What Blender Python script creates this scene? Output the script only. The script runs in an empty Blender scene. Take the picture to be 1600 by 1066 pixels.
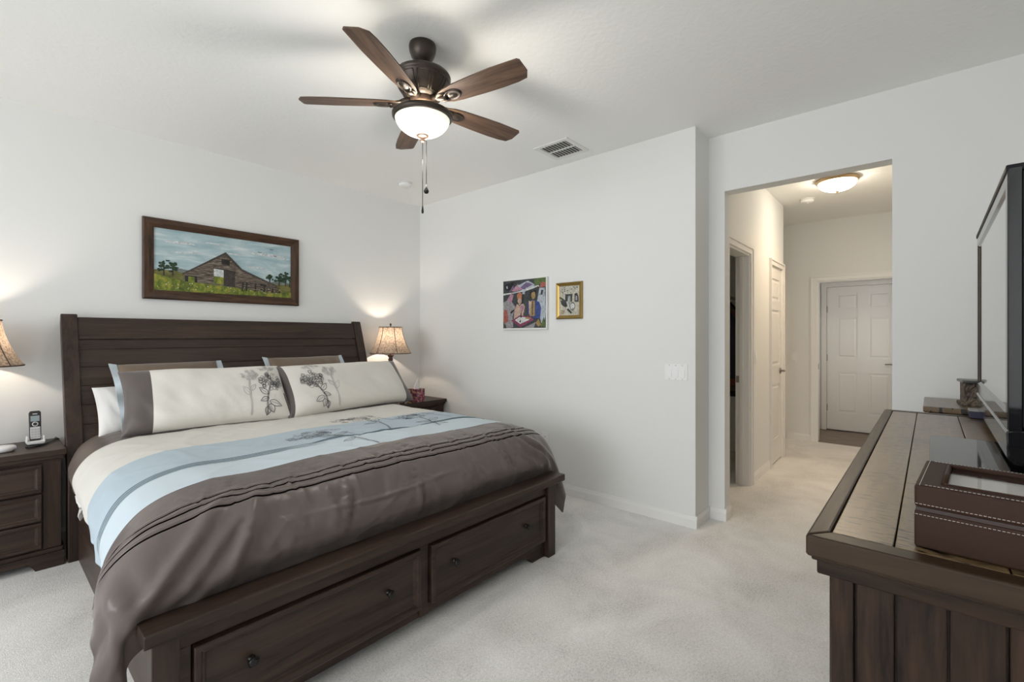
import bpy, bmesh, math, random
import numpy as np
from mathutils import Vector, Matrix
random.seed(7)
SC = bpy.context.scene
COL = SC.collection
PI = math.pi

# ------------------------------------------------------------------ camera
cam_d = bpy.data.cameras.new('camera')
cam = bpy.data.objects.new('camera', cam_d); COL.objects.link(cam)
cam.location = (0, 0, 1.307)
cam.rotation_euler = (PI/2, 0, math.radians(41.015) - PI/2)
cam_d.sensor_width = 36.0
cam_d.lens = 36.0*728.25/1600.0
cam_d.shift_y = -6.84/1600.0
cam_d.clip_start = 0.02
SC.camera = cam

# ------------------------------------------------------------------ world, daylight, exposure
w = bpy.data.worlds.new('daylight'); SC.world = w; w.use_nodes = True
bg = w.node_tree.nodes['Background']
bg.inputs['Color'].default_value = (0.93, 0.965, 1.0, 1)
bg.inputs['Strength'].default_value = 2.0
vs = SC.view_settings
vs.view_transform = 'Standard'; vs.look = 'None'; vs.gamma = 1.0
vs.use_curve_mapping = False
vs.exposure = -0.74
SC.cycles.max_bounces = 12
SC.cycles.diffuse_bounces = 8
SC.cycles.transparent_max_bounces = 12
SC.cycles.sample_clamp_indirect = 8.0
SC.cycles.caustics_reflective = False
SC.cycles.caustics_refractive = False

def area_light(name, loc, rot, sx, sy, power, color):
    d = bpy.data.lights.new(name, 'AREA'); d.shape = 'RECTANGLE'
    d.size, d.size_y, d.energy, d.color = sx, sy, power, color
    o = bpy.data.objects.new(name, d); COL.objects.link(o)
    o.location = loc; o.rotation_euler = rot
    return o
WIN_Y0, WIN_Y1, WIN_Z0, WIN_Z1, WX = -0.30, 3.30, 0.15, 2.45, -3.10
# daylight entering through the west window
area_light('window_daylight', (WX-0.75, (WIN_Y0+WIN_Y1)/2, (WIN_Z0+WIN_Z1)/2+0.45), (0, -PI/2+math.radians(32), 0), WIN_Z1-WIN_Z0+0.2, WIN_Y1-WIN_Y0+0.2, 300, (0.95, 0.975, 1.0))

# added fill light brightening the far entry, set outside a made-up side window
area_light('entry_fill_light', (7.40, -0.16, 1.5), (PI/2, 0, 0), 0.5, 1.2, 4.5, (1.0, 0.92, 0.82))

def point_light(name, loc, power, color, radius=0.03):
    d = bpy.data.lights.new(name, 'POINT'); d.energy = power; d.color = color
    d.shadow_soft_size = radius
    o = bpy.data.objects.new(name, d); COL.objects.link(o); o.location = loc
    return o

# ------------------------------------------------------------------ materials
MATS = {}
def nodes_of(m):
    nt = m.node_tree
    return nt, nt.nodes, nt.links, nt.nodes['Principled BSDF']
def mat(name, col, rough=0.5, metal=0.0, spec=0.5, sheen=0.0, coat=0.0):
    if name in MATS: return MATS[name]
    m = bpy.data.materials.new(name); m.use_nodes = True
    nt, N, L, b = nodes_of(m)
    b.inputs['Base Color'].default_value = (*col, 1)
    b.inputs['Roughness'].default_value = rough
    b.inputs['Metallic'].default_value = metal
    b.inputs['Specular IOR Level'].default_value = spec
    b.inputs['Sheen Weight'].default_value = sheen
    b.inputs['Coat Weight'].default_value = coat
    MATS[name] = m
    return m
def tex_coord(N, L, kind='Object', scale=(1, 1, 1), rot=(0, 0, 0)):
    tc = N.new('ShaderNodeTexCoord'); mp = N.new('ShaderNodeMapping')
    mp.inputs['Scale'].default_value = scale
    mp.inputs['Rotation'].default_value = rot
    L.new(tc.outputs[kind], mp.inputs['Vector'])
    return mp.outputs['Vector']
def noise(N, L, vec, scale, detail=3, rough=0.5, dist=0.0):
    n = N.new('ShaderNodeTexNoise')
    n.inputs['Scale'].default_value = scale; n.inputs['Detail'].default_value = detail
    n.inputs['Roughness'].default_value = rough; n.inputs['Distortion'].default_value = dist
    L.new(vec, n.inputs['Vector'])
    return n.outputs['Fac']
def ramp(N, L, fac, stops, interp='LINEAR'):
    r = N.new('ShaderNodeValToRGB'); r.color_ramp.interpolation = interp
    e = r.color_ramp.elements
    while len(e) > 1: e.remove(e[-1])
    e[0].position = stops[0][0]; e[0].color = (*stops[0][1], 1)
    for p, c in stops[1:]:
        q = e.new(p); q.color = (*c, 1)
    L.new(fac, r.inputs['Fac'])
    return r.outputs['Color']
def bump(N, L, b, height, strength=0.2, dist=0.01, prev=None):
    n = N.new('ShaderNodeBump')
    n.inputs['Strength'].default_value = strength; n.inputs['Distance'].default_value = dist
    L.new(height, n.inputs['Height'])
    if prev is not None: L.new(prev, n.inputs['Normal'])
    L.new(n.outputs['Normal'], b.inputs['Normal'])
    return n.outputs['Normal']
def mathn(N, L, op, a, bb=None):
    n = N.new('ShaderNodeMath'); n.operation = op
    for k, v in enumerate((a, bb)):
        if v is None: continue
        if isinstance(v, (int, float)): n.inputs[k].default_value = v
        else: L.new(v, n.inputs[k])
    return n.outputs[0]

def paint(name, col, bscale, bstr, rough=0.75):
    m = mat(name, col, rough, spec=0.25); nt, N, L, b = nodes_of(m)
    v = tex_coord(N, L)
    bump(N, L, b, noise(N, L, v, bscale, 4, 0.6), bstr, 0.006)
    return m
M_WALL = paint('wall_paint', (0.785, 0.79, 0.78), 60, 0.06)
M_CEIL = paint('ceiling_paint', (0.90, 0.905, 0.89), 34, 0.30, 0.85)
M_TRIM = mat('trim_paint', (0.82, 0.815, 0.80), 0.35, spec=0.4)
M_DOOR = mat('door_paint', (0.80, 0.785, 0.76), 0.4, spec=0.4)

def carpet_mat():
    m = mat('carpet_pile', (0.6, 0.57, 0.54), 0.95, spec=0.05, sheen=0.25); nt, N, L, b = nodes_of(m)
    v = tex_coord(N, L)
    big = noise(N, L, v, 2.6, 4, 0.6, 0.4)
    mid = noise(N, L, v, 95, 4, 0.8)
    fine = noise(N, L, v, 260, 2, 0.7)
    s = mathn(N, L, 'ADD', mathn(N, L, 'MULTIPLY', big, 0.42), mathn(N, L, 'ADD', mathn(N, L, 'MULTIPLY', mid, 0.55), mathn(N, L, 'MULTIPLY', fine, 0.5)))
    c = ramp(N, L, s, [(0.48, (0.26, 0.245, 0.225)), (0.66, (0.73, 0.71, 0.685)), (0.88, (0.98, 0.965, 0.94))])
    L.new(c, b.inputs['Base Color'])
    n1 = bump(N, L, b, mid, 0.45, 0.010)
    bump(N, L, b, fine, 0.6, 0.004, n1)
    return m
M_CARPET = carpet_mat()

def wood(name, dark, light, axis='X', rough=0.38, stretch=14.0, scale=7.0, bstr=0.08, coat=0.0, spec=0.32):
    m = mat(name, dark, rough, spec=spec, coat=coat); nt, N, L, b = nodes_of(m)
    s = {'X': (1/stretch*3, 3, 3), 'Y': (3, 1/stretch*3, 3), 'Z': (3, 3, 1/stretch*3)}[axis]
    v = tex_coord(N, L, 'Object', s)
    g = noise(N, L, v, scale, 6, 0.62, 0.9)
    g2 = noise(N, L, tex_coord(N, L, 'Object', tuple(q*5 for q in s)), scale, 3, 0.6)
    f = mathn(N, L, 'ADD', mathn(N, L, 'MULTIPLY', g, 0.75), mathn(N, L, 'MULTIPLY', g2, 0.3))
    c = ramp(N, L, f, [(0.36, dark), (0.66, light)])
    L.new(c, b.inputs['Base Color'])
    r = N.new('ShaderNodeMapRange'); r.inputs['To Min'].default_value = rough-0.06; r.inputs['To Max'].default_value = rough+0.1
    L.new(g2, r.inputs['Value']); L.new(r.outputs['Result'], b.inputs['Roughness'])
    bump(N, L, b, g2, bstr, 0.003)
    return m
W_D, W_L = (0.016, 0.0098, 0.0072), (0.056, 0.0335, 0.0240)
WX_ = wood('espresso_wood_along', W_D, W_L, 'X')
WY_ = wood('espresso_wood_deep', W_D, W_L, 'Y')
WZ_ = wood('espresso_wood_upright', W_D, W_L, 'Z')
DR_Z = wood('dresser_wood_upright', (0.008, 0.0045, 0.003), (0.044, 0.024, 0.0145), 'Z', 0.5, 10, 9, spec=0.18)
DR_X = wood('dresser_wood_along', (0.013, 0.008, 0.005), (0.045, 0.027, 0.017), 'X', 0.30, 14, 8, 0.1)
DR_Y = wood('dresser_wood_deep', (0.011, 0.0065, 0.004), (0.040, 0.023, 0.014), 'Y', 0.45, 14, 8, 0.1, spec=0.15)
def dresser_top_mat():
    m = wood('distressed_plank_wood', (0.115, 0.070, 0.030), (0.215, 0.145, 0.072), 'X', 0.33, 10, 8, 0.03, 0.6)
    nt, N, L, b = nodes_of(m)
    # dark saw marks running across the planks
    b.inputs['Coat Roughness'].default_value = 0.30
    v = tex_coord(N, L, 'Object', (26, 4, 1))
    n = noise(N, L, v, 7.0, 2, 0.5)
    patch = noise(N, L, tex_coord(N, L), 5.0, 2, 0.5)
    k = mathn(N, L, 'GREATER_THAN', mathn(N, L, 'ADD', n, mathn(N, L, 'MULTIPLY', patch, 0.35)), 0.785)
    mx = N.new('ShaderNodeMix'); mx.data_type = 'RGBA'
    src = b.inputs['Base Color'].links[0].from_socket
    L.new(k, mx.inputs['Factor']); L.new(src, mx.inputs['A']); mx.inputs['B'].default_value = (0.012, 0.008, 0.006, 1)
    L.new(mx.outputs['Result'], b.inputs['Base Color'])
    return m
M_PLANK = dresser_top_mat()
M_GROOVE = mat('groove_shadow_gap', (0.008, 0.006, 0.005), 0.7)
FAN_W = wood('fan_blade_walnut', (0.045, 0.026, 0.018), (0.145, 0.088, 0.058), 'X', 0.42, 12, 9)
M_BRONZE = mat('oil_rubbed_bronze', (0.050, 0.038, 0.030), 0.36, 0.55)
M_BRONZE_L = mat('brushed_bronze', (0.16, 0.10, 0.07), 0.36, 0.6)
M_KNOB = mat('black_bronze_knob', (0.03, 0.028, 0.027), 0.3, 0.8)
M_NICKEL = mat('satin_nickel', (0.30, 0.28, 0.26), 0.35, 0.9)
M_WPLASTIC = mat('white_plastic', (0.84, 0.84, 0.84), 0.4, spec=0.4)
M_WHITE = mat('white_enamel', (0.78, 0.78, 0.765), 0.5)
M_BLACK = mat('black_plastic', (0.012, 0.012, 0.013), 0.35)
M_DARK = mat('dark_void', (0.015, 0.015, 0.015), 0.9)

def fabric(name, col, rough=0.85, sheen=0.2, wscale=900, bstr=0.15, spec=0.2):
    m = mat(name, col, rough, spec=spec, sheen=sheen); nt, N, L, b = nodes_of(m)
    v = tex_coord(N, L)
    f = noise(N, L, v, wscale*0.3, 2, 0.5)
    f2 = noise(N, L, v, 14, 4, 0.6)
    n1 = bump(N, L, b, f, bstr, 0.0015)
    bump(N, L, b, f2, 0.12, 0.02, n1)
    return m
M_CREAM = fabric('cream_cotton', (0.70, 0.675, 0.63))
M_WHITEC = fabric('white_cotton', (0.74, 0.73, 0.72))
M_BLUEC = fabric('pale_blue_cotton', (0.56, 0.64, 0.70))
M_TAUPE = fabric('taupe_satin', (0.095, 0.078, 0.073), 0.45, 0.3, spec=0.4)
M_OLIVE = fabric('brown_satin', (0.150, 0.105, 0.070), 0.5, 0.3, spec=0.4)
M_THREAD = mat('charcoal_thread', (0.055, 0.055, 0.062), 0.7)
M_THREAD_L = mat('pale_grey_thread', (0.40, 0.39, 0.38), 0.7)

# ------------------------------------------------------------------ mesh builder
def origin(p):
    v = Vector((0, 0, 0))
    while p is not None:
        v = v + p.location; p = p.parent
    return v
class MB:
    def __init__(s): s.v, s.f, s.m, s.sm = [], [], [], []; s.uv = None
    def face(s, idx, m=0, sm=False): s.f.append(tuple(idx)); s.m.append(m); s.sm.append(sm)
    def box(s, x0, x1, y0, y1, z0, z1, m=0):
        b = len(s.v)
        s.v += [(x0,y0,z0),(x1,y0,z0),(x1,y1,z0),(x0,y1,z0),(x0,y0,z1),(x1,y0,z1),(x1,y1,z1),(x0,y1,z1)]
        for q in ((0,3,2,1),(4,5,6,7),(0,1,5,4),(1,2,6,5),(2,3,7,6),(3,0,4,7)): s.face([b+k for k in q], m)
        return s
    def poly(s, pts, m=0, sm=False):
        b = len(s.v); s.v += [tuple(p) for p in pts]; s.face(range(b, b+len(pts)), m, sm); return s
    def prism(s, pts, axis, a, c, m=0, sm=False):
        def mk(p, t):
            return {'X': (t, p[0], p[1]), 'Y': (p[0], t, p[1]), 'Z': (p[0], p[1], t)}[axis]
        n = len(pts); b = len(s.v)
        s.v += [mk(p, a) for p in pts] + [mk(p, c) for p in pts]
        s.face(range(b+n-1, b-1, -1), m); s.face(range(b+n, b+2*n), m)
        for k in range(n):
            j = (k+1) % n; s.face((b+k, b+j, b+n+j, b+n+k), m, sm)
        return s
    def grid(s, rows, m=0, closed=False, sm=True):
        b = len(s.v); nr, nc = len(rows), len(rows[0])
        for r in rows: s.v += [tuple(p) for p in r]
        for i in range(nr-1):
            for j in range(nc if closed else nc-1):
                k = (j+1) % nc
                mm = m(i, j) if callable(m) else m
                s.face((b+i*nc+j, b+i*nc+k, b+(i+1)*nc+k, b+(i+1)*nc+j), mm, sm)
        return s
    def lathe(s, prof, c=(0,0,0), seg=32, m=0, sm=True, sx=1.0, sy=1.0):
        rows = []
        for r, z in prof:
            rows.append([(c[0]+sx*r*math.cos(2*PI*k/seg), c[1]+sy*r*math.sin(2*PI*k/seg), c[2]+z) for k in range(seg)])
        return s.grid(rows, m, True, sm)
    def tube(s, path, r, seg=8, m=0, cap=True):
        P = [Vector(p) for p in path]; rows = []
        n = len(P)
        for i, p in enumerate(P):
            t = (P[min(i+1, n-1)] - P[max(i-1, 0)]).normalized()
            up = Vector((0, 0, 1)) if abs(t.z) < 0.9 else Vector((1, 0, 0))
            a = t.cross(up).normalized(); bb = a.cross(t)
            rr = r[i] if isinstance(r, (list, tuple)) else r
            rows.append([p + (a*math.cos(2*PI*k/seg) + bb*math.sin(2*PI*k/seg))*rr for k in range(seg)])
        b = len(s.v); s.grid(rows, m, True)
        if cap:
            s.face(range(b+seg-1, b-1, -1), m); s.face(range(b+(n-1)*seg, b+n*seg), m)
        return s
    def sphere(s, c, r, m=0, seg=16, rings=8):
        rx, ry, rz = r if isinstance(r, (tuple, list)) else (r, r, r)
        prof = [(math.sin(PI*k/rings), -math.cos(PI*k/rings)) for k in range(rings+1)]
        rows = [[(c[0]+rx*a*math.cos(2*PI*k/seg), c[1]+ry*a*math.sin(2*PI*k/seg), c[2]+rz*z) for k in range(seg)] for a, z in prof]
        return s.grid(rows, m, True)
    def xform(s, M, start=0):
        s.v[start:] = [tuple(M @ Vector(p)) for p in s.v[start:]]; return s
    def build(s, name, mats, parent=None, local=False, bevel=0.0, loc=None, weld=False):
        me = bpy.data.meshes.new(name)
        off = Vector((0, 0, 0)) if local else origin(parent)
        if loc is not None: off = Vector(loc)
        me.from_pydata([tuple(Vector(p)-off) for p in s.v], [], s.f)
        if not isinstance(mats, (list, tuple)): mats = [mats]
        for q in mats: me.materials.append(q)
        me.polygons.foreach_set('material_index', s.m)
        me.polygons.foreach_set('use_smooth', s.sm)
        if s.uv is not None:
            ul = me.uv_layers.new(name='UVMap')
            vi = np.zeros(len(me.loops), dtype=np.int32); me.loops.foreach_get('vertex_index', vi)
            ul.data.foreach_set('uv', np.asarray(s.uv, dtype=np.float32)[vi].ravel())
        if weld:
            bm = bmesh.new(); bm.from_mesh(me); bmesh.ops.remove_doubles(bm, verts=bm.verts, dist=1e-5)
            bmesh.ops.recalc_face_normals(bm, faces=bm.faces); bm.to_mesh(me); bm.free()
        me.update()
        o = bpy.data.objects.new(name, me); COL.objects.link(o)
        if parent is not None: o.parent = parent
        if loc is not None: o.location = loc
        if bevel:
            md = o.modifiers.new('edge', 'BEVEL'); md.width = bevel; md.segments = 2; md.limit_method = 'ANGLE'; md.angle_limit = math.radians(40)
        return o
def box(name, m, parent, *a, bevel=0.003, local=False):
    return MB().box(*a).build(name, m, parent, local, bevel)
def tag(o, label=None, cat=None, group=None, kind=None):
    if label: o['label'] = label
    if cat: o['category'] = cat
    if group: o['group'] = group
    if kind: o['kind'] = kind
    return o
def thing(name, label, cat, loc=(0,0,0), rz=0.0, group=None):
    o = bpy.data.objects.new(name, None); COL.objects.link(o)
    o.empty_display_size = 0.1
    o.location = loc; o.rotation_euler = (0, 0, rz)
    return tag(o, label, cat, group)
def struct(name, mb, m, parent=None, bevel=0.0):
    o = mb.build(name, m, parent, bevel=bevel)
    if parent is None: o['kind'] = 'structure'
    return o
def copy_tree(o, parent=None):
    c = o.copy(); COL.objects.link(c)
    if parent is not None: c.parent = parent
    for ch in [q for q in bpy.data.objects if q.parent == o]: copy_tree(ch, c)
    return c

# ------------------------------------------------------------------ room shell
XB, YA, YR, XC, H = 3.212, 4.138, 1.1395, 3.480, 2.74
YS, XF = -0.45, 6.86
OY0, OY1, OZ = 0.11, 1.03, 2.337
struct('floor', MB().box(WX-0.2, XF, -0.6, 4.3, -0.12, 0.0), M_CARPET)
def tile_mat():
    m = mat('brown_plank_tile', (0.2, 0.14, 0.1), 0.4); nt, N, L, b = nodes_of(m)
    v = tex_coord(N, L, 'Object', (6, 0.8, 1))
    L.new(ramp(N, L, noise(N, L, v, 5, 4, 0.6), [(0.35, (0.12, 0.085, 0.065)), (0.7, (0.27, 0.20, 0.155))]), b.inputs['Base Color'])
    return m
struct('floor_entry', MB().box(XF, 8.1, -0.6, 4.3, -0.12, -0.004), tile_mat())
struct('ceiling', MB().box(WX-0.2, 8.1, -0.6, 4.3, H, H+0.1), M_CEIL)
struct('wall_north', MB().box(WX-0.2, XB, YA, 4.3, 0, H), M_WALL)
struct('wall_east', MB().box(XB, XC, YR, 4.3, 0, H), M_WALL)
mb = MB(); mb.box(XC, 3.60, OY1, YR+0.05, 0, H); mb.box(XC, 3.60, OY0, OY1, OZ, H); mb.box(XC, 3.60, -0.6, OY0, 0, H)
struct('wall_opening', mb, M_WALL)
struct('wall_south', MB().box(WX-0.2, XC, -0.6, YS, 0, H), M_WALL)
mb = MB(); mb.box(WX-0.14, WX, YS, WIN_Y0, 0, H); mb.box(WX-0.14, WX, WIN_Y1, YA, 0, H)
mb.box(WX-0.14, WX, WIN_Y0, WIN_Y1, 0, WIN_Z0); mb.box(WX-0.14, WX, WIN_Y0, WIN_Y1, WIN_Z1, H)
struct('wall_west', mb, M_WALL)
# west window with thin panes
def pane_mat(gain=0.8):
    m = bpy.data.materials.new('window_glass'); m.use_nodes = True
    N, L = m.node_tree.nodes, m.node_tree.links
    N.remove(N['Principled BSDF'])
    t = N.new('ShaderNodeBsdfTransparent'); g = N.new('ShaderNodeBsdfGlossy'); g.inputs['Roughness'].default_value = 0.02
    mx = N.new('ShaderNodeMixShader'); lw = N.new('ShaderNodeLayerWeight')
    f = mathn(N, L, 'ADD', mathn(N, L, 'MULTIPLY', mathn(N, L, 'POWER', lw.outputs['Facing'], 5.0), gain), 0.03)
    L.new(f, mx.inputs[0]); L.new(t.outputs[0], mx.inputs[1]); L.new(g.outputs[0], mx.inputs[2])
    L.new(mx.outputs[0], N['Material Output'].inputs['Surface'])
    return m
M_PANE = pane_mat(); M_LIDGLASS = pane_mat(0.25); M_LIDGLASS.name = 'clear_lid_glass'
mb = MB(); t = 0.05
mb.box(WX-0.10, WX-0.04, WIN_Y0, WIN_Y1, WIN_Z0, WIN_Z0+t); mb.box(WX-0.10, WX-0.04, WIN_Y0, WIN_Y1, WIN_Z1-t, WIN_Z1)
for yy in np.linspace(WIN_Y0, WIN_Y1-t, 4): mb.box(WX-0.10, WX-0.04, yy, yy+t, WIN_Z0, WIN_Z1)
wf = struct('window_1', mb, M_TRIM)
mb = MB()
mb.poly([(WX-0.07, WIN_Y0, WIN_Z0), (WX-0.07, WIN_Y1, WIN_Z0), (WX-0.07, WIN_Y1, WIN_Z1), (WX-0.07, WIN_Y0, WIN_Z1)])
mb.build('pane', M_PANE, wf)

# hall beyond the opening
HY = 1.11
mb = MB()
mb.box(3.60, 3.75, HY, HY+0.11, 0, H); mb.box(3.75, 4.45, HY, HY+0.11, 2.03, H)
mb.box(4.45, 5.22, HY, HY+0.11, 0, H); mb.box(5.22, 5.72, HY, HY+0.11, 2.03, H); mb.box(5.72, 5.815, HY, HY+0.11, 0, H)
mb.box(5.675, 5.815, HY+0.11, 2.3, 0, H)
struct('wall_hall', mb, M_WALL)
mb = MB()
mb.box(XF, XF+0.12, 0.945, 4.3, 0, H); mb.box(XF, XF+0.12, 0.14, 0.945, 1.995, H); mb.box(XF, XF+0.12, -0.6, 0.14, 0, H)
struct('wall_far', mb, M_WALL)
mb = MB(); mb.box(7.86, 8.0, 0.966, 1.3, 0, H); mb.box(7.86, 8.0, -0.2, 0.146, 0, H); mb.box(7.86, 8.0, 0.146, 0.966, 2.0, H); mb.box(7.92, 8.0, 0.146, 0.966, 0, 2.0)
struct('wall_entry', mb, M_WALL)
struct('wall_entry_north', MB().box(XF+0.12, 7.86, 1.04, 1.16, 0, H), M_WALL)
mb = MB(); mb.box(XF+0.12, 7.15, -0.1, 0.06, 0, H); mb.box(7.65, 7.86, -0.1, 0.06, 0, H); mb.box(7.15, 7.65, -0.1, 0.06, 0, 0.9); mb.box(7.15, 7.65, -0.1, 0.06, 2.1, H)  # opening cut in this unseen wall to let the added entry fill in
struct('wall_entry_south', mb, M_WALL)
mb = MB(); mb.box(7.15, 7.19, -0.06, -0.02, 0.9, 2.1); mb.box(7.61, 7.65, -0.06, -0.02, 0.9, 2.1); mb.box(7.19, 7.61, -0.06, -0.02, 0.9, 0.94); mb.box(7.19, 7.61, -0.06, -0.02, 2.06, 2.1); mb.box(7.19, 7.61, -0.06, -0.02, 1.48, 1.52)
w2 = struct('added_window', mb, M_TRIM)  # made-up window, out of view, added to go with the entry fill light
MB().poly([(7.15, -0.04, 0.9), (7.65, -0.04, 0.9), (7.65, -0.04, 2.1), (7.15, -0.04, 2.1)]).build('pane', M_PANE, w2)
struct('wall_hall_south', MB().box(3.60, XF+0.12, -0.2, -0.05, 0, H), M_WALL)
struct('wall_hall_end', MB().box(5.675, XF, 2.3, 2.42, 0, H), M_WALL)
# closet shell
mb = MB(); mb.box(3.60, 5.675, 2.3, 2.4, 0, H); mb.box(3.50, 3.60, HY+0.11, 2.3, 0, H)
struct('wall_closet', mb, M_WALL)

# baseboards with a small top cove
def base_profile(h=0.083, d=0.013): return [(0, 0), (d, 0), (d, h*0.68), (d*0.55, h*0.86), (d*0.35, h), (0, h)]
def baseboard(name, p0, p1, nrm, h=0.083):
    mb = MB(); p0 = Vector(p0); p1 = Vector(p1); n = Vector(nrm)
    pr = base_profile(h); r0 = [(p0.x+n.x*a, p0.y+n.y*a, z) for a, z in pr]; r1 = [(p1.x+n.x*a, p1.y+n.y*a, z) for a, z in pr]
    k = len(pr)
    mb.v = r0 + r1
    for i in range(k): mb.face((i, (i+1) % k, k+(i+1) % k, k+i))
    mb.face(range(k-1, -1, -1)); mb.face(range(k, 2*k))
    return struct(name, mb, M_TRIM)
baseboard('baseboard_north', (WX, YA), (XB, YA), (0, -1))
baseboard('baseboard_east', (XB, YR-0.013), (XB, YA-0.013), (-1, 0))
baseboard('baseboard_return', (XB, YR), (XC, YR), (0, -1))
baseboard('baseboard_opening_left', (XC, OY1-0.013), (XC, YR-0.013), (-1, 0))
baseboard('baseboard_jamb', (XC, OY1), (3.613, OY1), (0, -1))
baseboard('baseboard_opening_right', (XC, YS), (XC, OY0), (-1, 0))
baseboard('baseboard_hall', (4.52, HY), (5.16, HY), (0, -1))
baseboard('baseboard_hall_corner', (5.815, HY-0.013), (5.815, 2.3), (1, 0))
baseboard('baseboard_far', (XF, 1.01), (XF, 1.27), (-1, 0))

# casings
def casing_frame(mb, ax, plane, a0, a1, ztop, wd=0.058, th=0.016, nrm=-1):
    """door trim round an opening a0..a1 in the wall whose face lies at ax=plane"""
    p0, p1 = sorted((plane, plane+nrm*th)); q0, q1 = sorted((plane, plane+nrm*th*1.5))
    def put(a, b, z0, z1, lo, hi):
        if ax == 'Y': mb.box(a, b, lo, hi, z0, z1)
        else: mb.box(lo, hi, a, b, z0, z1)
    put(a0-wd, a0, 0, ztop+wd, p0, p1); put(a1, a1+wd, 0, ztop+wd, p0, p1); put(a0, a1, ztop, ztop+wd, p0, p1)
    put(a0-wd-0.0015, a0-wd+0.015, 0, ztop+wd+0.0015, q0, q1); put(a1+wd-0.015, a1+wd+0.0015, 0, ztop+wd+0.0015, q0, q1); put(a0-wd+0.015, a1+wd-0.015, ztop+wd-0.015, ztop+wd+0.0015, q0, q1)
mb = MB(); casing_frame(mb, 'Y', HY, 3.75, 4.45, 2.03)
mb.box(4.43, 4.45, HY, HY+0.11, 0, 2.03); mb.box(4.415, 4.43, HY+0.045, HY+0.075, 0, 2.03); mb.box(3.75, 4.43, HY, HY+0.11, 2.012, 2.03)
t1 = struct('trim_1', mb, M_DOOR)
mb = MB(); mb.box(4.426, 4.4299, HY+0.080, HY+0.105, 0.90, 0.96)
mb.build('strike_plate', M_NICKEL, t1)
mb = MB(); casing_frame(mb, 'Y', HY, 5.22, 5.72, 2.03)
struct('trim_2', mb, M_DOOR)
mb = MB(); casing_frame(mb, 'X', XF, 0.14, 0.945, 1.995, 0.062)
mb.box(XF, XF+0.12, 0.93, 0.945, 0, 1.995); mb.box(XF, XF+0.12, 0.14, 0.155, 0, 1.995); mb.box(XF, XF+0.12, 0.155, 0.93, 1.98, 1.995)
t3 = struct('trim_3', mb, M_TRIM)
MB().box(XF+0.01, XF+0.04, 0.926, 0.9299, 0.90, 0.97).build('strike_plate', M_NICKEL, t3)
mb = MB(); casing_frame(mb, 'X', 7.86, 0.146, 0.966, 2.0, 0.055)
struct('trim_4', mb, M_DOOR)

def panel_door(name, width, height, hinge_left=True, cols=2):
    """six-panel door, local: width along X from 0, front face at Y=0 looking to -Y"""
    st = 0.115 if cols == 2 else 0.09
    mb = MB(); mb.box(0, width, 0.008, 0.036, 0, height)
    cw = (width - (cols+1)*st)/cols
    rows = [(0.24, 0.80), (1.00, 1.57), (1.67, 1.89)]
    # stiles and rails proud of the recessed panels
    for k in range(cols+1): mb.box(k*(st+cw), k*(st+cw)+st, 0, 0.008, 0, height)
    zz = [0] + [z for r in rows for z in r] + [height]
    for k in range(0, len(zz), 2):
        for c in range(cols): mb.box(st+c*(st+cw), st+c*(st+cw)+cw, 0, 0.008, zz[k], zz[k+1])
    for z0, z1 in rows:
        for c in range(cols):
            x0 = st+c*(st+cw)
            i = 0.022; a = [(x0, 0.0078, z0), (x0+cw, 0.0078, z0), (x0+cw, 0.0078, z1), (x0, 0.0078, z1)]
            j = 0.038
            b1 = [(x0+i, 0.0075, z0+i), (x0+cw-i, 0.0075, z0+i), (x0+cw-i, 0.0075, z1-i), (x0+i, 0.0075, z1-i)]
            b2 = [(x0+j, 0.002, z0+j), (x0+cw-j, 0.002, z0+j), (x0+cw-j, 0.002, z1-j), (x0+j, 0.002, z1-j)]
            for q in range(4):
                r = (q+1) % 4; mb.poly([b1[q], b1[r], b2[r], b2[q]])
            mb.poly(b2)
    return mb
def place(mb, M):
    return mb.xform(M)
# door at the far end, hinged on the left as seen (faces -X)
Mfar = Matrix.Translation((7.875, 0.962, 0.012)) @ Matrix.Rotation(-PI/2, 4, 'Z')
d3 = struct('door_1', place(panel_door('d', 0.81, 1.985), Mfar), M_DOOR)
def lever(mb):
    i = len(mb.v)
    mb.lathe([(0.0, 0.0), (0.031, 0.0), (0.031, 0.006), (0.024, 0.012), (0.011, 0.014), (0.011, 0.045), (0.0, 0.045)], seg=20)
    mb.xform(Matrix.Rotation(PI/2, 4, 'X'), i)
    mb.tube([(0, -0.042, 0), (-0.02, -0.047, 0), (-0.06, -0.047, 0.002), (-0.105, -0.044, -0.002)], [0.011, 0.010, 0.008, 0.006], 8)
    return mb
place(lever(MB()), Mfar @ Matrix.Translation((0.745, 0, 0.93))).build('door_handle', M_NICKEL, d3)
for hz in (0.30, 1.00, 1.68):
    place(MB().box(-0.012, 0.006, -0.008, 0.004, hz-0.045, hz+0.045), Mfar).build('hinge', M_NICKEL, d3)
Mcl = Matrix.Translation((5.2205, HY+0.002, 0.012))
d2 = struct('door_2', place(panel_door('d', 0.499, 2.017, cols=1), Mcl), M_DOOR)
place(lever(MB()), Mcl @ Matrix.Translation((0.435, 0, 0.93))).build('door_handle', M_NICKEL, d2)
for hz in (0.28, 1.02, 1.78):
    place(MB().box(-0.010, 0.012, -0.010, 0.004, hz-0.05, hz+0.05), Mcl).build('hinge', M_NICKEL, d2)
# another white door further round the corner, on the far wall
mb = MB(); mb.box(XF-0.035, XF-0.0005, 1.285, 2.05, 0.015, 2.03)
d1 = struct('door_3', mb, M_DOOR)
mb = MB(); mb.sphere((XF-0.07, 1.33, 0.95), 0.026); mb.tube([(XF-0.034, 1.33, 0.95), (XF-0.06, 1.33, 0.95)], 0.012)
mb.build('door_handle', M_NICKEL, d1)

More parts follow.
